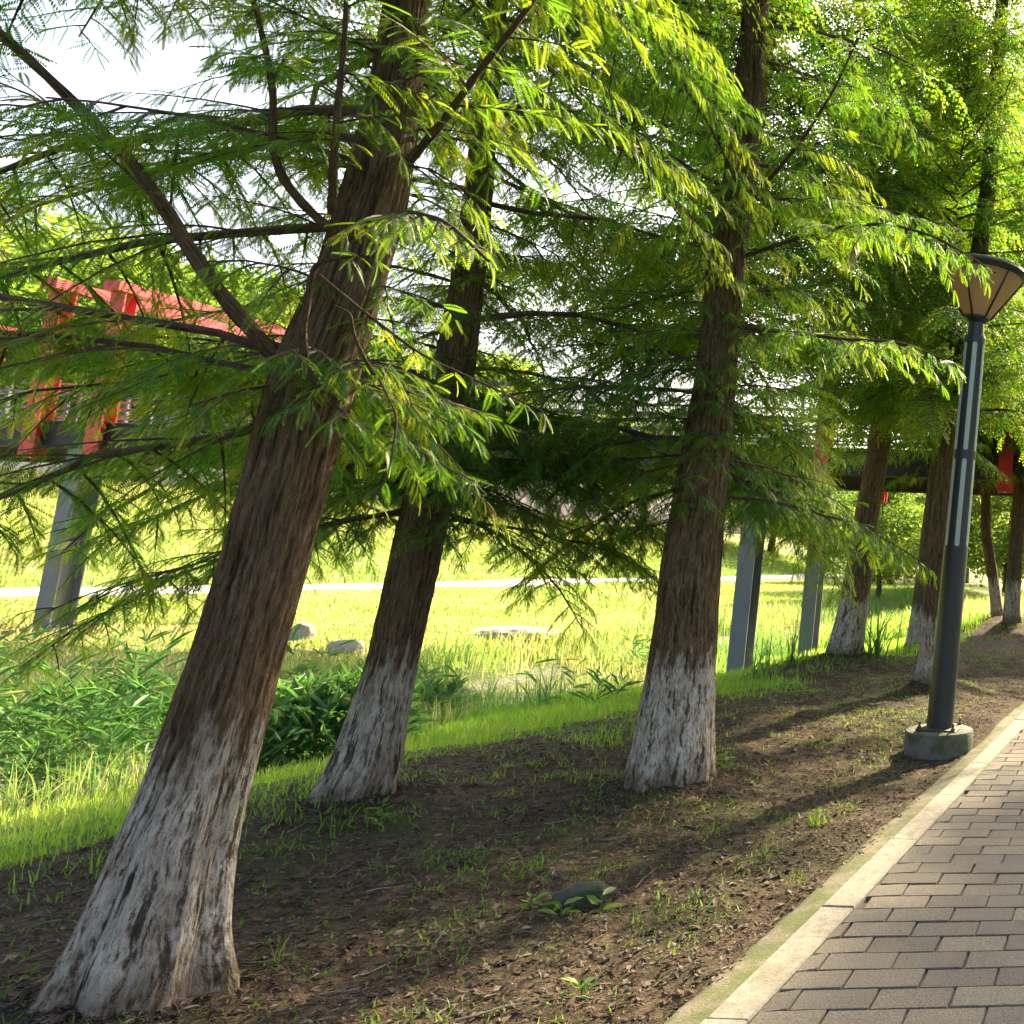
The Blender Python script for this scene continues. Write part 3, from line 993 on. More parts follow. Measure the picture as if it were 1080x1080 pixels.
# ------------------------------------------------------------------ street lamp
def lamp():
    Yl = 7.85
    foot = at(991, 768, Yl); topp = at(1034, 296, Yl)
    g = float(height(np.array([foot[0]]), np.array([foot[1]]))[0])
    d = topp - foot
    root = empty('street_lamp', (foot[0], foot[1], g), 'dark grey post lamp with inverted cone lantern on a mossy round concrete footing', 'street lamp')
    H = d[2]
    tilt = math.atan2(d[0], d[2])
    T = np.array([[math.cos(tilt), 0, math.sin(tilt), 0], [0, 1, 0, 0], [-math.sin(tilt), 0, math.cos(tilt), 0], [0, 0, 0, 1]])
    z0 = foot[2] - g
    T[2, 3] = z0
    B = np.eye(4)
    mb = MB()
    mb.lathe([(.295, -.2), (.30, z0 - .03), (.29, z0 - .01), (.265, z0 - .002), (0, z0)], 40, M=B)
    mb.build('footing', M['lampbase'], root, True, 40)
    mb = MB(); mb.box((-.175, -.175, 0), (.175, .175, .016), M=T, bev=.004)
    bp = mb.build('base_plate', M['bolt'], root)
    for sx in (-1, 1):
        for sy in (-1, 1):
            m2 = MB(); T2 = T.copy(); T2[:3, 3] += T[:3, :3] @ np.array([sx * .148, sy * .148, 0])
            m2.lathe([(.020, .016), (.020, .034), (.010, .034), (.010, .075), (.0, .078)], 6, M=T2)
            m2.build('anchor_bolt', M['bolt'], bp)
    mb = MB(); mb.lathe([(.119, .016), (.117, .05), (.107, 1.6), (.100, 3.02), (.096, H - .60), (.099, H - .56), (.09, H - .54)], 40, M=T)
    mb.build('post', M['lamp_metal'], root, True, 40)
    mb = MB(); mb.lathe([(.075, H - .545), (.072, H - .42), (.10, H - .40), (.125, H - .375), (.12, H - .35)], 32, M=T)
    mb.build('neck', M['lamp_metal'], root, True, 40)
    # pale light panels set in the post, two tiers of four
    for z1, z2 in ((1.62, 2.42), (2.50, 3.52)):
        for k in range(6):
            a = R_(-76 + 60 * k)
            m2 = MB()
            n = 14
            hw = .021
            pts = []
            zs = np.concatenate([z1 + hw * np.array([0, .08, .25, .5, .75]), np.linspace(z1 + hw, z2 - hw, 10), z2 - hw * np.array([.75, .5, .25, .08, 0])])
            rows = []
            for z in zs:
                r = np.interp(z, [.05, 1.6, 3.02, H - .6], [.117, .107, .100, .096]) + .004
                e = min(z - z1, z2 - z)
                w = hw if e > hw else math.sqrt(max(0.0004 * hw, hw * hw - (hw - e) ** 2))
                rows.append([(r * math.cos(a + t / r), r * math.sin(a + t / r), z) for t in np.linspace(-w, w, 5)])
            inn = [[(x * .93, y * .93, z) for x, y, z in row] for row in rows]
            V = np.array(rows + inn).reshape(-1, 3)
            Q = []
            m = len(zs)
            for i in range(m - 1):
                for j in range(4):
                    Q.append((i * 5 + j, i * 5 + j + 1, (i + 1) * 5 + j + 1, (i + 1) * 5 + j))
                o = m * 5
                Q.append((i * 5, (i + 1) * 5, o + (i + 1) * 5, o + i * 5)); Q.append((i * 5 + 4, o + i * 5 + 4, o + (i + 1) * 5 + 4, (i + 1) * 5 + 4))
            V = V @ T[:3, :3].T + T[:3, 3]
            m2.add(V, Q)
            m2.build('light_panel', M['lamp_panel'], root, True, 40)
    # lantern
    zb, zt = H - .36, H + .045
    mb = MB(); mb.lathe([(.122, zb), (.40, zt), (.392, zt), (.114, zb)], 48, M=T)
    ln = mb.build('lantern_shade', M['lantern'], root, True, 40)
    mb = MB(); mb.lathe([(.392, zt - .012), (.432, zt + .004), (.446, zt + .03), (.436, zt + .055), (.36, zt + .085), (.18, zt + .12), (0, zt + .13)], 48, M=T)
    mb.build('lantern_cap', M['lamp_metal'], root, True, 40)
    for k in range(6):
        a = R_(20 + 60 * k)
        c = np.array([math.cos(a), math.sin(a)])
        m2 = MB()
        pts = np.array([[.128 * c[0], .128 * c[1], zb - .005], [.27 * c[0], .27 * c[1], (zb + zt) / 2 - .002], [.41 * c[0], .41 * c[1], zt]]) @ T[:3, :3].T + T[:3, 3]
        m2.tube(pts, .010, 6)
        m2.build('lantern_rib', M['lamp_metal'], root, True)


lamp()

# ------------------------------------------------------------------ footbridge
def bridge():
    Y0, Y1 = 17.9, 21.8
    zd = 3.85
    root = empty('footbridge', (-9, (Y0 + Y1) / 2, 0), 'raised footbridge with red steel portal frames, grey railings and grey columns behind the trees', 'footbridge')
    o = np.array([9, -(Y0 + Y1) / 2, 0])

    def fin(mb, name, m, par=root, **k):
        mb.V = [np.asarray(v) + (o if par is root else 0) for v in mb.V]
        return mb.build(name, m, par, **k)
    mb = MB(); mb.box((-62, Y0, zd - .12), (22, Y1, zd)); fin(mb, 'deck', M['deck'])
    for y in (Y0, Y1):
        mb = MB(); mb.box((-62, y - .07, zd - .50), (22, y + .07, zd + .03))
        mb.box((-62, y - .14, zd - .50), (22, y + .14, zd - .46)); mb.box((-62, y - .14, zd + .032), (22, y + .14, zd + .06))
        fin(mb, 'girder', M['deck'])
    # columns: H sections, in pairs
    for X in (at(55, 665, 18.0)[0], at(780, 700, 18.0)[0], 5.6):
        for y in (Y0 + .1, Y1 - .1):
            g = float(height(np.array([X]), np.array([y]), False)[0])
            mb = MB()
            sx = .17 if X < -20 else .0
            w, dp, t = .17, .21, .022
            lean = np.eye(4); lean[0, 2] = .012; lean[:3, 3] = (X, y, g - .3)
            hh = zd - .5 - g + .3
            mb.box((-w, -dp, 0), (w, -dp + t, hh), M=lean); mb.box((-w, dp - t, 0), (w, dp, hh), M=lean)
            mb.box((-.012, -dp + t, 0), (.012, dp - t, hh), M=lean)
            fin(mb, 'column', M['steel'])
            m2 = MB(); m2.box((-.3, -.3, .27), (.3, .3, .33), M=lean)
            fin(m2, 'column_footing', M['steel'])
    # red portal frames
    for X in (-30.0, at(58, 400, 17.9)[0], at(124, 400, 17.9)[0], -6.6, -2.75, -1.6):
        mb = MB()
        for y in (Y0 - .13, Y1 + .13):
            mb.box((X - .15, y - .13, zd - .75), (X + .15, y - .10, zd + 2.85)); mb.box((X - .15, y + .10, zd - .75), (X + .15, y + .13, zd + 2.85))
            mb.box((X - .02, y - .10, zd - .75), (X + .02, y + .10, zd + 2.85))
        mb.box((X - .17, Y0 - .4, zd + 2.853), (X + .17, Y1 + .4, zd + 3.06))
        fin(mb, 'portal_frame', M['red'])
    # railings
    for y in (Y0 + .22, Y1 - .22):
        mb = MB()
        x = -61.5
        while x < 22:
            mb.box((x - .03, y - .03, zd + .001), (x + .03, y + .03, zd + 1.2)); x += 1.55
        for z in (.16, .34, .52, .70, .88):
            mb.box((-62, y - .058, zd + z), (22, y - .032, zd + z + .045))
        mb.box((-62, y - .06, zd + 1.203), (22, y + .06, zd + 1.28))
        fin(mb, 'railing', M['rail'])


bridge()

# ------------------------------------------------------------------ vegetation sheets
def blades(n, X, Y, Zg, Hh, Wd, rg, lean=.35, seg=3, az=None):
    """tapered bent blades; returns V,Q(tri+quads as quads),var"""
    az = rg.uniform(0, 2 * PI, n) if az is None else az
    ld = rg.uniform(0, 2 * PI, n); la = np.abs(rg.normal(0, lean, n)) * Hh
    s = np.linspace(0, 1, seg + 1)
    w = np.array([1, .85, .55, .06]) if seg == 3 else np.linspace(1, .06, seg + 1)
    P = np.stack([X[:, None] + np.cos(ld)[:, None] * la[:, None] * s ** 1.8, Y[:, None] + np.sin(ld)[:, None] * la[:, None] * s ** 1.8,
                  Zg[:, None] + Hh[:, None] * (s - .25 * (la / Hh)[:, None] * s ** 3)], -1)
    sdv = np.stack([np.cos(az), np.sin(az), 0 * az], -1)
    A = P - sdv[:, None, :] * (Wd[:, None] * w / 2)[..., None]
    B = P + sdv[:, None, :] * (Wd[:, None] * w / 2)[..., None]
    V = np.stack([A, B], 2).reshape(n, -1, 3)
    k = 2 * (seg + 1)
    base = (np.arange(n) * k)[:, None]
    j = np.arange(seg) * 2
    Q = np.stack([base + j, base + j + 1, base + j + 3, base + j + 2], -1).reshape(-1, 4)
    return V.reshape(-1, 3), Q, k


def grass_sheet(name, n, sampler, hf, wf, m, seed, dens=None, lean=.35, seg=3, thr=.45):
    rg = np.random.default_rng(seed)
    X, Y = sampler(rg, n)
    if dens is not None:
        k = dens(X, Y) > rg.uniform(0, 1, len(X))
        X, Y = X[k], Y[k]
    n = len(X)
    Z = height(X, Y, True) - .015
    cl = fbm(X * .9, Y * .9, seed=seed)
    Hh = hf(X, Y, rg) * (.55 + .9 * cl)
    V, Q, k = blades(n, X, Y, Z, Hh, wf(X, Y, rg), rg, lean, seg)
    var = np.clip(-.25 + 1.5 * fbm(X * .28, Y * .28, seed=seed + 3) + rg.normal(0, .17, n), 0, 1)
    if name == 'tall_grass':
        var = np.clip(.12 + .55 * np.clip((-X - 39) / 16, 0, 1) + .6 * (fbm(X * .15, Y * .15, seed=77) - .5) + rg.normal(0, .12, n), 0, 1)
    me = mesh(name, V, [Q], {'var': np.repeat(var, k)})
    o = link(name, me, m)
    return tag(o, kind='stuff')


def smp(x0, x1, y0, y1, pw=1.0):
    def f(rg, n):
        return rg.uniform(x0, x1, n), y0 + (y1 - y0) * rg.uniform(0, 1, n) ** pw
    return f


dn = lambda X, Y: np.clip((soil_edge(Y) - X) / 1.6 + .45 + (fbm(X * 1.6, Y * 1.6, seed=71) - .5) * 2.4, 0, 1)
tag(grass_sheet('bank_grass', 95000, smp(-9.4, -3.2, 3.2, 26, 1.5), lambda X, Y, r: r.uniform(.03, .13, len(X)) * (1 + .03 * Y), lambda X, Y, r: .004 + .0007 * Y, M['grass'], 101, dn),
    'bright green grass growing down the bank beyond the bare soil', 'grass')
tag(grass_sheet('meadow_grass', 90000, smp(-34.0, -13.2, 8, 75, 1.6), lambda X, Y, r: r.uniform(.04, .16, len(X)) * np.clip((-X - 13) / 1, .2, 1) * np.clip((X + 34.3) / 4, .25, 1), lambda X, Y, r: .008 + .0011 * Y, M['meadow'], 102),
    'sunlit yellow-green meadow grass between the stream and the far path', 'grass')
tag(grass_sheet('tall_grass', 90000, smp(-72, -38.3, 16, 120, 1.5), lambda X, Y, r: r.uniform(.12, .34, len(X)), lambda X, Y, r: .015 + .0010 * Y, M['meadow'], 103),
    'tall pale grass on the slope beyond the far path', 'grass')
tag(grass_sheet('stream_reeds', 42000, smp(-14.2, -9.2, 5, 60, 1.5), lambda X, Y, r: r.uniform(.15, .55, len(X)) * (1 + .012 * Y), lambda X, Y, r: .008 + .0009 * Y, M['sedge'], 104,
                lambda X, Y: np.clip(.95 - 1.3 * np.exp(-((X + 11.4 - .5 * np.sin(Y * .21)) / .9) ** 2) * (fbm(X * .4, Y * .4, seed=7) > .42), 0, 1), .5),
    'yellow-green reeds and sedge lining the stream', 'reeds')
tag(grass_sheet('right_bank_reeds', 22000, smp(-9, 2.5, 24, 60, 1.2), lambda X, Y, r: r.uniform(.3, .9, len(X)), lambda X, Y, r: .03 + .001 * Y, M['meadow'], 107,
                lambda X, Y: (X < -3.6 - 0 * Y) * 1.0, .4),
    'pale reed bed behind the distant conifers', 'reeds')
# weeds on the soil, in drifts and along the kerb
wd = lambda X, Y: np.clip((fbm(X * 1.5, Y * 1.5, seed=81) - .53) * 5, 0, 1) * .8 + np.clip((fbm(X * 5, Y * 5, seed=83) - .55) * 7, 0, 1) * .9 + .06
tag(grass_sheet('weeds', 85000, smp(-5.6, -1.75, 2.0, 20, 1.35), lambda X, Y, r: r.uniform(.015, .065, len(X)), lambda X, Y, r: r.uniform(.003, .010, len(X)) + .0004 * Y, M['weed'], 105, wd, 1.0),
    'low weeds and grass blades scattered over the bare soil', 'weeds')


def litter():
    rg = np.random.default_rng(5)
    n = 120000
    X = rg.uniform(-5.6, -1.40, n); Y = 1.9 + 20 * rg.uniform(0, 1, n) ** 1.9
    k = (rg.uniform(0, 1, n) < .25 + 1.2 * fbm(X * 1.2, Y * 1.2, seed=91)) & (X < kerb_x(Y) - .2 - .1 * vn(X * 3, Y * 3, seed=4))
    X, Y = X[k], Y[k]
    for key in 'abcde':      # drifts against the trunks
        p_ = AX[key][0][1]; r_ = AX[key][1][2]
        a_ = rg.uniform(0, 2 * PI, 1500); d_ = r_ * (1 + np.abs(rg.normal(0, .8, 1500)))
        X = np.concatenate([X, p_[0] + d_ * np.cos(a_)]); Y = np.concatenate([Y, p_[1] + d_ * np.sin(a_)])
    n = len(X)
    Z = height(X, Y) + .004 + rg.uniform(0, .006, n)
    L = np.abs(rg.normal(.005, .008, n)) + .003
    W = L * rg.uniform(.12, .55, n)
    az = rg.uniform(0, 2 * PI, n)
    d = np.stack([np.cos(az), np.sin(az), rg.normal(0, .25, n)], 1)
    w = np.stack([-np.sin(az), np.cos(az), rg.normal(0, .35, n)], 1)
    P = np.stack([X, Y, Z], 1)
    V = np.stack([P - d * L[:, None], P - w * W[:, None] + np.array([0, 0, .003]), P + d * L[:, None], P + w * W[:, None] + np.array([0, 0, .004])], 1)
    Q = (np.arange(n) * 4)[:, None] + np.arange(4)[None]
    var = np.clip(rg.beta(1.6, 2.6, n), 0, 1)
    # long needles / twigs
    o = tag(link('leaf_litter', mesh('leaf_litter', V.reshape(-1, 3), [Q], {'var': np.repeat(var, 4)}), M['litter']), 'dry brown needle litter and bark chips over the soil', 'leaf litter', kind='stuff')
    mb = MB()
    for i in range(150):
        x, y = rg.uniform(-5, -1.8), 2.1 + 8 * rg.uniform() ** 1.4
        l = rg.uniform(.06, .26); a = rg.uniform(0, 2 * PI)
        u = np.linspace(-.5, .5, 5)
        px, py = x + u * l * math.cos(a), y + u * l * math.sin(a) + rg.normal(0, .006, 5)
        pz = height(px, py) + .006 + rg.uniform(0, .008)
        mb.tube(np.stack([px, py, pz], 1), np.linspace(.0035, .0015, 5), 5)
    m, nt, b = mat('dry_twig'); b.inputs['Roughness'].default_value = .85
    nt.links.new(ramp(nt, N(nt, 'ShaderNodeNewGeometry').outputs['Random Per Island'], [(0, (.05, .032, .022)), (.7, (.14, .10, .07)), (1, (.30, .25, .2))]), b.inputs['Base Color'])
    tag(mb.build('fallen_twigs', m), 'thin dry twigs scattered over the soil', 'twigs', kind='stuff')


litter()


def clods():
    """little stones and crumbs of earth"""
    rg = np.random.default_rng(15)
    n = 4200
    X = rg.uniform(-5.4, -1.65, n); Y = 2.0 + 14 * rg.uniform(0, 1, n) ** 1.7
    Z = height(X, Y)
    R0 = np.abs(rg.normal(.006, .006, n)) + .003
    a = np.arange(6) * PI / 3
    T = np.array([(0, 0, 1)] + [(math.cos(t), math.sin(t), .25) for t in a] + [(math.cos(t) * .9, math.sin(t) * .9, -.6) for t in a])
    V = np.stack([X, Y, Z], 1)[:, None] + R0[:, None, None] * T[None] * (1 + rg.normal(0, .22, (n, 13, 1))) * np.stack([rg.uniform(.7, 1.5, n), rg.uniform(.7, 1.5, n), rg.uniform(.5, .9, n)], 1)[:, None]
    tri = np.array([(0, 1 + i, 1 + (i + 1) % 6) for i in range(6)])
    qd = np.array([(1 + i, 7 + i, 7 + (i + 1) % 6, 1 + (i + 1) % 6) for i in range(6)])
    b = (np.arange(n) * 13)[:, None, None]
    var = np.repeat(np.clip(rg.beta(1.5, 2.2, n), 0, 1), 13)
    tag(link('soil_crumbs', mesh('soil_crumbs', V.reshape(-1, 3), [(b + tri).reshape(-1, 3), (b + qd).reshape(-1, 4)], {'var': var}), M['litter']), 'small stones and crumbs of earth on the bare soil', 'pebbles', kind='stuff')


clods()


def leafcards(P, D, Nn, Ln, Wd):
    """pointed oval leaves: 6-vertex folded blade"""
    T = np.array([(0, 0, 0), (.3, .45, .05), (.7, .35, .0), (1, 0, -.15), (.7, -.35, .0), (.3, -.45, .05)])
    D = D / np.linalg.norm(D, axis=1)[:, None]
    Yv = np.cross(Nn, D); Yv /= np.linalg.norm(Yv, axis=1)[:, None] + 1e-9
    Zv = np.cross(D, Yv)
    V = P[:, None] + Ln[:, None, None] * (T[None, :, 0, None] * D[:, None] + T[None, :, 2, None] * Zv[:, None]) + Wd[:, None, None] * T[None, :, 1, None] * Yv[:, None]
    b = (np.arange(len(P)) * 6)[:, None, None]
    Q = (b + np.array([(0, 1, 2, 3), (0, 3, 4, 5)])[None]).reshape(-1, 4)
    return V.reshape(-1, 3), Q


def plant_obj(name, pos, V, Q, var, m, label, cat, group=None):
    o = link(name, mesh(name, V, [Q], {'var': var}), m)
    o.location = [float(t) for t in pos]
    return tag(o, label, cat, group)


def iris_clump(seed, n, h):
    rg = np.random.default_rng(seed)
    a = rg.uniform(0, 2 * PI, n); r = np.abs(rg.normal(0, .13, n))
    V, Q, k = blades(n, r * np.cos(a), r * np.sin(a), np.full(n, -.1), rg.uniform(.6, 1.1, n) * h + .1, rg.uniform(.022, .04, n), rg, .5, 6)
    return V, Q, np.repeat(np.clip(rg.normal(.4, .22, n), 0, 1), k)


def reed_clump(seed, n, h):
    """leafy cane stems"""
    rg = np.random.default_rng(seed)
    Vs, Qs, va, nn = [], [], [], 0
    for i in range(n):
        a = rg.uniform(0, 2 * PI); r = abs(rg.normal(0, .28))
        b = np.array([r * math.cos(a), r * math.sin(a), -.1])
        hh = h * rg.uniform(.55, 1.1)
        ld = rg.uniform(0, 2 * PI); le = rg.uniform(.05, .4) * hh
        u = np.linspace(0, 1, 6)
        P = b + np.stack([math.cos(ld) * le * u ** 2, math.sin(ld) * le * u ** 2, hh * u], 1)
        V, Q = tube(P, np.linspace(.005, .0015, 6), 4)
        Vs.append(V); Qs.append(Q + nn); nn += len(V); va.append(np.full(len(V), .7))
        m = int(hh * 13)
        t = rg.uniform(.15, 1, m)
        B = np.stack([np.interp(t, u, P[:, j]) for j in range(3)], 1)
        aa = rg.uniform(0, 2 * PI, m)
        D = np.stack([np.cos(aa), np.sin(aa), rg.uniform(.1, 1.7, m)], 1)
        ln = rg.uniform(.14, .34, m)
        V, Q = leafcards(B, D, np.array([[0, 0, 1.0]]) + rg.normal(0, .4, (m, 3)), ln, ln * .062)
        Vs.append(V); Qs.append(Q + nn); nn += len(V); va.append(np.repeat(np.clip(rg.normal(.4, .25, m), 0, 1), 6))
    return np.concatenate(Vs), np.concatenate(Qs), np.concatenate(va)


def shrub(seed, rx, rz, n, ls):
    rg = np.random.default_rng(seed)
    d = rg.normal(0, 1, (n, 3)); d /= np.linalg.norm(d, axis=1)[:, None]
    d[:, 2] = np.abs(d[:, 2])
    rad = rg.uniform(.35, 1, n) ** .5 * (.7 + .6 * fbm(d[:, 0] * 2.2 + 5, d[:, 1] * 2.2 + 5, d[:, 2] * 2.2, seed=seed))
    P = d * rad[:, None] * np.array([rx, rx, rz])
    D = d * .6 + rg.normal(0, .5, (n, 3)); D[:, 2] -= .1
    ln = rg.uniform(.6, 1.2, n) * ls
    V, Q = leafcards(P, D, np.array([[0, 0, 1.0]]) + rg.normal(0, .5, (n, 3)), ln, ln * .15)
    return V, Q, np.repeat(np.clip(rg.normal(.45, .22, n), 0, 1), 6)


# iris clumps: each seen in the photo
for i, (px, py, h, n, lb) in enumerate([
        (512, 752, .80, 34, 'wide clump of sword leaves at the stream edge between the slender and the middle conifer'),
        (575, 745, .78, 26, 'upright clump of sword leaves left of the middle conifer, with bluish blades'),
        (925, 692, 1.1, 40, 'dark clump of sword leaves beside the conifer on the mound left of the lamp post'),
        (835, 700, .9, 26, 'clump of sword leaves at the foot of the right grey bridge column'),
        (800, 712, .7, 22, 'low clump of sword leaves between the two grey bridge columns'),
        (40, 846, .6, 34, 'low clump of broad sword leaves at the left picture edge'),
        (105, 846, .5, 30, 'low clump of sword leaves nearest the left side of the big leaning trunk'),
        (306, 792, .85, 30, 'sword leaves before the green bush, touching the right side of the big leaning trunk'),
        (362, 790, .75, 26, 'sword leaves in front of the green bush, touching the slender trunk')]):
    p = hit(px, py)
    V, Q, va = iris_clump(200 + i, n, h)
    plant_obj('iris_clump', p, V, Q, va, M['reed'], lb, 'plant', 'sword-leaved plants along the stream')
for i, (px, py, h, n, lb) in enumerate([
        (22, 850, 1.05, 24, 'tall leafy reed clump furthest left at the picture edge'),
        (72, 842, .95, 24, 'leafy reed clump left of the big leaning conifer, second from the picture edge'),
        (128, 828, .85, 22, 'reed clump with bluish leaves just left of the big leaning trunk'),
        (160, 800, .95, 20, 'reed clump half hidden behind the left edge of the big leaning trunk'),
        (448, 762, .8, 20, 'reed clump right behind the slender conifer'),
        (95, 790, 1.15, 24, 'reed clump further back in line with the single grey bridge column'),
        (15, 795, 1.15, 24, 'reed clump further back at the left picture edge'),
        (640, 742, .55, 16, 'low reed clump on the bank left of the middle conifer'),
        (690, 712, .8, 16, 'thin reed clump touching the left side of the middle conifer trunk'),
        (300, 770, 1.1, 18, 'reed clump rising above the green bush, right of the big leaning trunk')]):
    p = hit(px, py)
    V, Q, va = reed_clump(230 + i, int(n * .6), h * 1.25)
    plant_obj('reed_clump', p, V, Q, va, M['reed'], lb, 'reeds', 'leafy reed clumps along the stream')
for i, (px, py, rx, rz, n, lb) in enumerate([
        (335, 800, .70, .78, 2600, 'dense green bush between the big leaning trunk and the slender trunk'),
        (462, 762, .45, .5, 500, 'small rounded bush right of the slender conifer')]):
    p = hit(px, py)
    V, Q, va = shrub(260 + i, rx, rz, n, .24)
    plant_obj('bush', p, V, Q, va, M['reed'], lb, 'bush', 'bushes on the stream bank')


def rock(px, py, size, m, label, cat, seed, sink=.3):
    p = hit(px, py)
    import bmesh
    bm = bmesh.new()
    bmesh.ops.create_icosphere(bm, subdivisions=4, radius=1)
    V = np.array([v.co[:] for v in bm.verts])
    f = 1 + .5 * (fbm(V[:, 0] * 1.3 + 9, V[:, 1] * 1.3 + 9, V[:, 2] * 1.3 + seed, seed=seed) - .5) + .16 * (fbm(V[:, 0] * 5 + 9, V[:, 1] * 5, V[:, 2] * 5, seed=seed) - .5)
    V = V * f[:, None] * np.array(size)
    for v, c in zip(bm.verts, V): v.co = c
    me = bpy.data.meshes.new('rock'); bm.to_mesh(me); bm.free()
    o = link('rock', me, m, smooth=True)
    o.location = [float(p[0]), float(p[1]), float(p[2] + size[2] * sink)]
    return tag(o, label, cat)


rock(545, 672, (1.2, .7, .20), M['rock'], 'long flat pale rock on the far stream bank', 'rock', 3)
rock(365, 688, (.32, .25, .20), M['rock'], 'white rock right of the big leaning trunk, behind the green bush', 'rock', 5)
rock(318, 674, (.22, .2, .26), M['rock'], 'small white rock touching the right edge of the big leaning trunk', 'rock', 6)
rock(640, 722, (.6, .3, .16), M['rock'], 'flat pale stone in the stream left of the middle conifer', 'rock', 7)
rock(680, 716, (.5, .3, .16), M['rock'], 'pale stone at the water line touching the middle trunk', 'rock', 8)
r = rock(612, 952, (.125, .07, .065), M['mossrock'], 'dark mossy elongated stone lying on the soil in front of the middle conifer', 'stone', 11, .35)
r.rotation_euler = (0, R_(-8), R_(28))

# single weeds
def seedling(px, py, n, ls, name, label, seed, up=.5):
    p = hit(px, py)
    rg = np.random.default_rng(seed)
    a = np.arange(n) * 2.4 + rg.uniform(0, 6)
    h = np.linspace(.1, 1, n) * ls * up
    P = np.stack([np.cos(a) * .01, np.sin(a) * .01, h], 1)
    D = np.stack([np.cos(a), np.sin(a), rg.uniform(.1, .8, n)], 1)
    ln = rg.uniform(.7, 1.2, n) * ls
    V, Q = leafcards(P, D, np.array([[0, 0, 1.0]]) + rg.normal(0, .3, (n, 3)), ln, ln * .45)
    Vt, Qt = tube(np.array([[0, 0, -.03], [.004, 0, ls * up * .5], [0, .003, ls * up]]), [.003, .0025, .0015], 5)
    va = np.repeat(np.clip(rg.normal(.5, .2, n), 0, 1), 6)
    plant_obj(name, p, np.concatenate([V, Vt]), np.concatenate([Q, Qt + len(V)]), np.concatenate([va, np.full(len(Vt), .5)]), M['weed'], label, 'weed', 'single weeds on the soil')


seedling(400, 872, 11, .075, 'weed_plant', 'young leafy weed at the right foot of the slender conifer', 1, 1.6)
seedling(590, 968, 7, .085, 'weed_plant', 'broad-leaved weed at the left end of the mossy stone', 2, .7)
seedling(632, 962, 4, .085, 'weed_plant', 'weed with one curled broad leaf at the right end of the mossy stone', 3, .8)
seedling(612, 1052, 8, .06, 'weed_plant', 'leafy weed near the bottom edge left of the kerb', 4, .8)
seedling(765, 812, 9, .07, 'weed_plant', 'leafy weed at the right foot of the middle conifer', 5, 1.6)
seedling(560, 960, 6, .06, 'weed_plant', 'small pale weed left of the mossy stone', 6, .9)


def tuft(px, py, n, h, label, seed):
    p = hit(px, py)
    rg = np.random.default_rng(seed)
    a = rg.uniform(0, 2 * PI, n); r = np.abs(rg.normal(0, .05, n))
    V, Q, k = blades(n, r * np.cos(a), r * np.sin(a), np.full(n, -.03), rg.uniform(.5, 1.1, n) * h, rg.uniform(.005, .009, n), rg, .6, 4)
    plant_obj('grass_tuft', p, V, Q, np.repeat(np.clip(rg.normal(.5, .2, n), 0, 1), k), M['weed'], label, 'grass tuft', 'single grass tufts on the soil')


tuft(292, 1018, 14, .16, 'arching grass tuft right of the foot of the biggest conifer', 1)
tuft(862, 868, 60, .13, 'thick bright grass tuft near the kerb between the middle conifer and the lamp post', 2)
tuft(812, 905, 30, .11, 'grass tuft close to the kerb, nearer than the thick one', 3)
tuft(835, 930, 24, .10, 'small grass tuft touching the mossy edge of the kerb', 4)

# ------------------------------------------------------------------ background trees
def bg_tree_meshes():
    res = []
    for s in range(3):
        rg = np.random.default_rng(400 + s)
        n = 24000
        # clumps
        nc = 34
        C = rg.normal(0, 1, (nc, 3)); C /= np.linalg.norm(C, axis=1)[:, None]
        C *= (rg.uniform(.2, 1, nc) ** .45)[:, None]
        C = C * np.array([.42, .42, .40]) + np.array([0, 0, .60])
        cr = rg.uniform(.09, .19, nc)
        k = rg.integers(0, nc, n)
        d = rg.normal(0, 1, (n, 3)); d /= np.linalg.norm(d, axis=1)[:, None]
        P = C[k] + d * (cr[k] * rg.uniform(.5, 1.1, n))[:, None] * np.array([1.2, 1.2, .75])
        D = d + rg.normal(0, .6, (n, 3)); D[:, 2] -= .25
        ln = rg.uniform(.012, .030, n)
        V, Q = leafcards(P, D, d + rg.normal(0, .6, (n, 3)), ln, ln * .6)
        var = np.clip(.45 + rg.normal(0, .17, n) + rg.normal(0, .16, nc)[k], 0, 1)
        me = mesh('crown', V, [Q], {'var': np.repeat(var, 6)}); me.materials.append(M['far_leaf'])
        mb = MB()
        mb.tube([(0, 0, -.03), (.01, .0, .15), (.0, .01, .35), (.01, 0, .62)], [.028, .020, .015, .005], 9)
        for j in range(9):
            c = C[rg.integers(0, nc)]
            z = rg.uniform(.18, .45)
            mb.tube([(0, 0, z), (c[0] * .5, c[1] * .5, (z + c[2]) / 2), tuple(c)], [.010, .007, .002], 6)
        mt = bpy.data.meshes.new('trunk')
        mt.from_pydata(np.concatenate(mb.V).tolist(), [], mb.Q); mt.materials.append(M['twig'])
        res.append((me, mt))
    return res


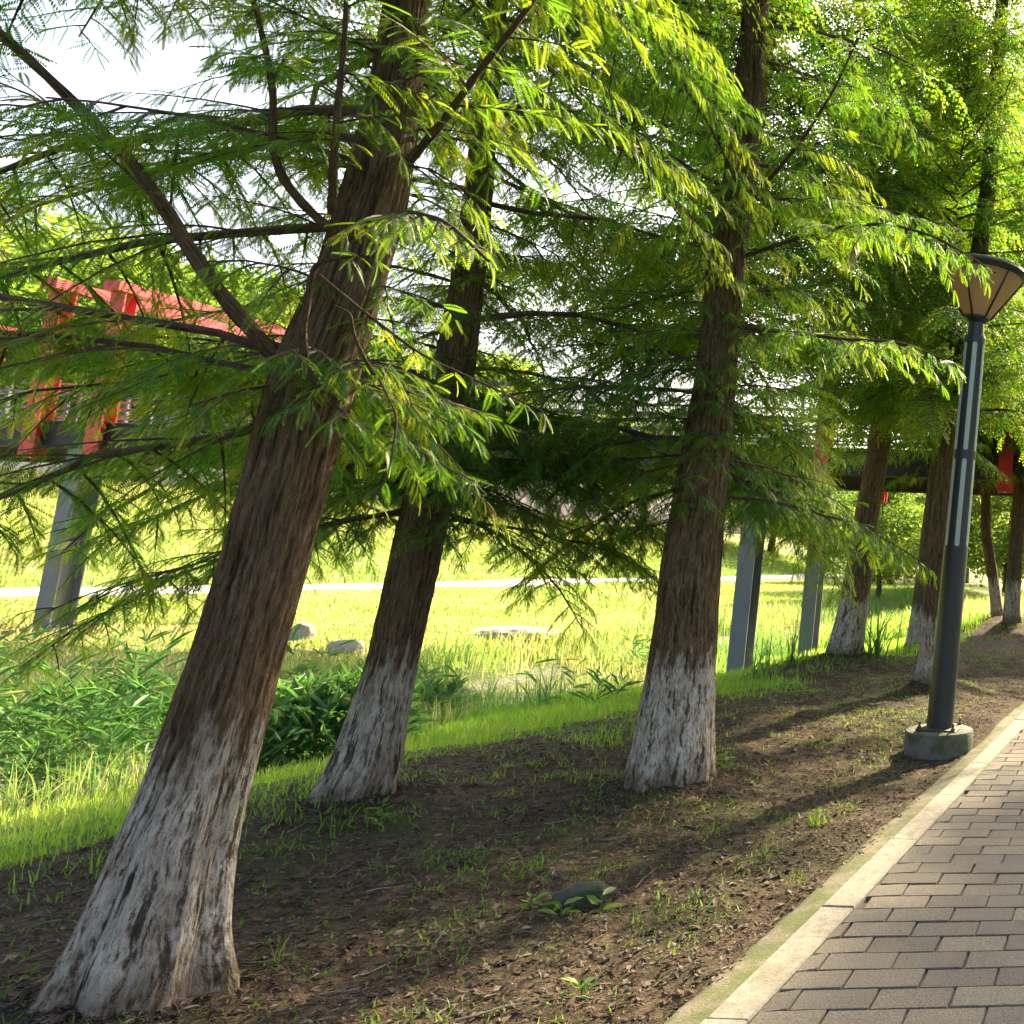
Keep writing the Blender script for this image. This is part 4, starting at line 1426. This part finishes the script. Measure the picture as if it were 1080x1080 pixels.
BG = bg_tree_meshes()
spots = [  # x, y, height, label
    (-62, 30, 13, 'broad bright tree behind the footbridge at the far left edge'), (-66, 41, 15, None), (-62, 52, 14, None),
    (-70, 60, 17, None), (-66, 76, 16, None), (-72, 92, 17, None), (-60, 104, 15, None), (-50, 118, 16, None), (-40, 112, 15, None),
    (-27, 104, 14, None), (-18, 92, 14, None), (-15, 62, 9.5, 'bright yellow-green tree behind the reeds, left of the lamp post'),
    (-8, 54, 10, 'yellow-green tree behind the reeds, right of the lamp post'), (-10.5, 72, 11, None), (-2, 62, 11, None), (4, 50, 10, None), (-22, 78, 9, None), (-13, 44, 6.5, 'low bushy tree behind the sword leaves, left of the lamp post'),
]
bgrg = np.random.default_rng(9)
for i, (x, y, h, lb) in enumerate(spots):
    z = float(height(np.array([x]), np.array([y]), False)[0])
    r = empty('broadleaf_tree', (x, y, z), lb or 'distant bright green tree in the line behind the meadow and footbridge', 'tree', 'distant trees behind the meadow')
    r.rotation_euler = (0, 0, bgrg.uniform(0, 6.28))
    w = bgrg.uniform(1.0, 1.35)
    r.scale = (h * w, h * w, h)
    for nm, m_ in (('crown', BG[i % 3][0]), ('trunk', BG[i % 3][1])):
        o = bpy.data.objects.new(nm, m_); COL.objects.link(o); o.parent = r

# ------------------------------------------------------------------ light, sky, camera
SUN_AZ, SUN_EL = R_(14), R_(35.5)          # azimuth measured from +Y towards +X
sd = bpy.data.lights.new('sun', 'SUN'); sd.energy = 4.2; sd.angle = R_(.9); sd.color = (1, .81, .52)
so = bpy.data.objects.new('sun', sd); COL.objects.link(so)
from mathutils import Vector, Matrix
dv = Vector((math.sin(SUN_AZ) * math.cos(SUN_EL), math.cos(SUN_AZ) * math.cos(SUN_EL), math.sin(SUN_EL)))
so.rotation_euler = (-dv).to_track_quat('-Z', 'Y').to_euler()
so.location = (5, 20, 20)
w = bpy.data.worlds.new('World'); S.world = w; w.use_nodes = True
nt = w.node_tree
sky = nt.nodes.new('ShaderNodeTexSky'); sky.sky_type = 'NISHITA'; sky.sun_disc = False
sky.sun_elevation = SUN_EL; sky.sun_rotation = SUN_AZ
sky.air_density = .7; sky.dust_density = 8.0; sky.ozone_density = 0.6
nt.links.new(sky.outputs[0], nt.nodes['Background'].inputs[0])
nt.nodes['Background'].inputs[1].default_value = .15

cd = bpy.data.cameras.new('camera'); co = bpy.data.objects.new('camera', cd); COL.objects.link(co)
cd.sensor_fit = 'HORIZONTAL'; cd.sensor_width = 36; cd.lens = F / 1080 * 36
cd.shift_x = (540 - CX) / 1080; cd.shift_y = -(540 - CY) / 1080
cd.clip_start = .05; cd.clip_end = 2000
fw = Vector((0, math.cos(PITCH), math.sin(PITCH))); up = Vector((0, -math.sin(PITCH), math.cos(PITCH))); rt = Vector((1, 0, 0))
cr = rt * _c + up * _s; cu = up * _c - rt * _s
mw = Matrix((cr, cu, -fw)).transposed().to_4x4(); mw.translation = (0, 0, HC)
co.matrix_world = mw
S.camera = co
S.view_settings.view_transform = 'Standard'; S.view_settings.look = 'None'; S.view_settings.exposure = 2.2; S.view_settings.gamma = 1
S.cycles.max_bounces = 7; S.cycles.diffuse_bounces = 4; S.cycles.transmission_bounces = 4; S.cycles.glossy_bounces = 2
S.cycles.use_denoising = True
S.cycles.sample_clamp_indirect = 6
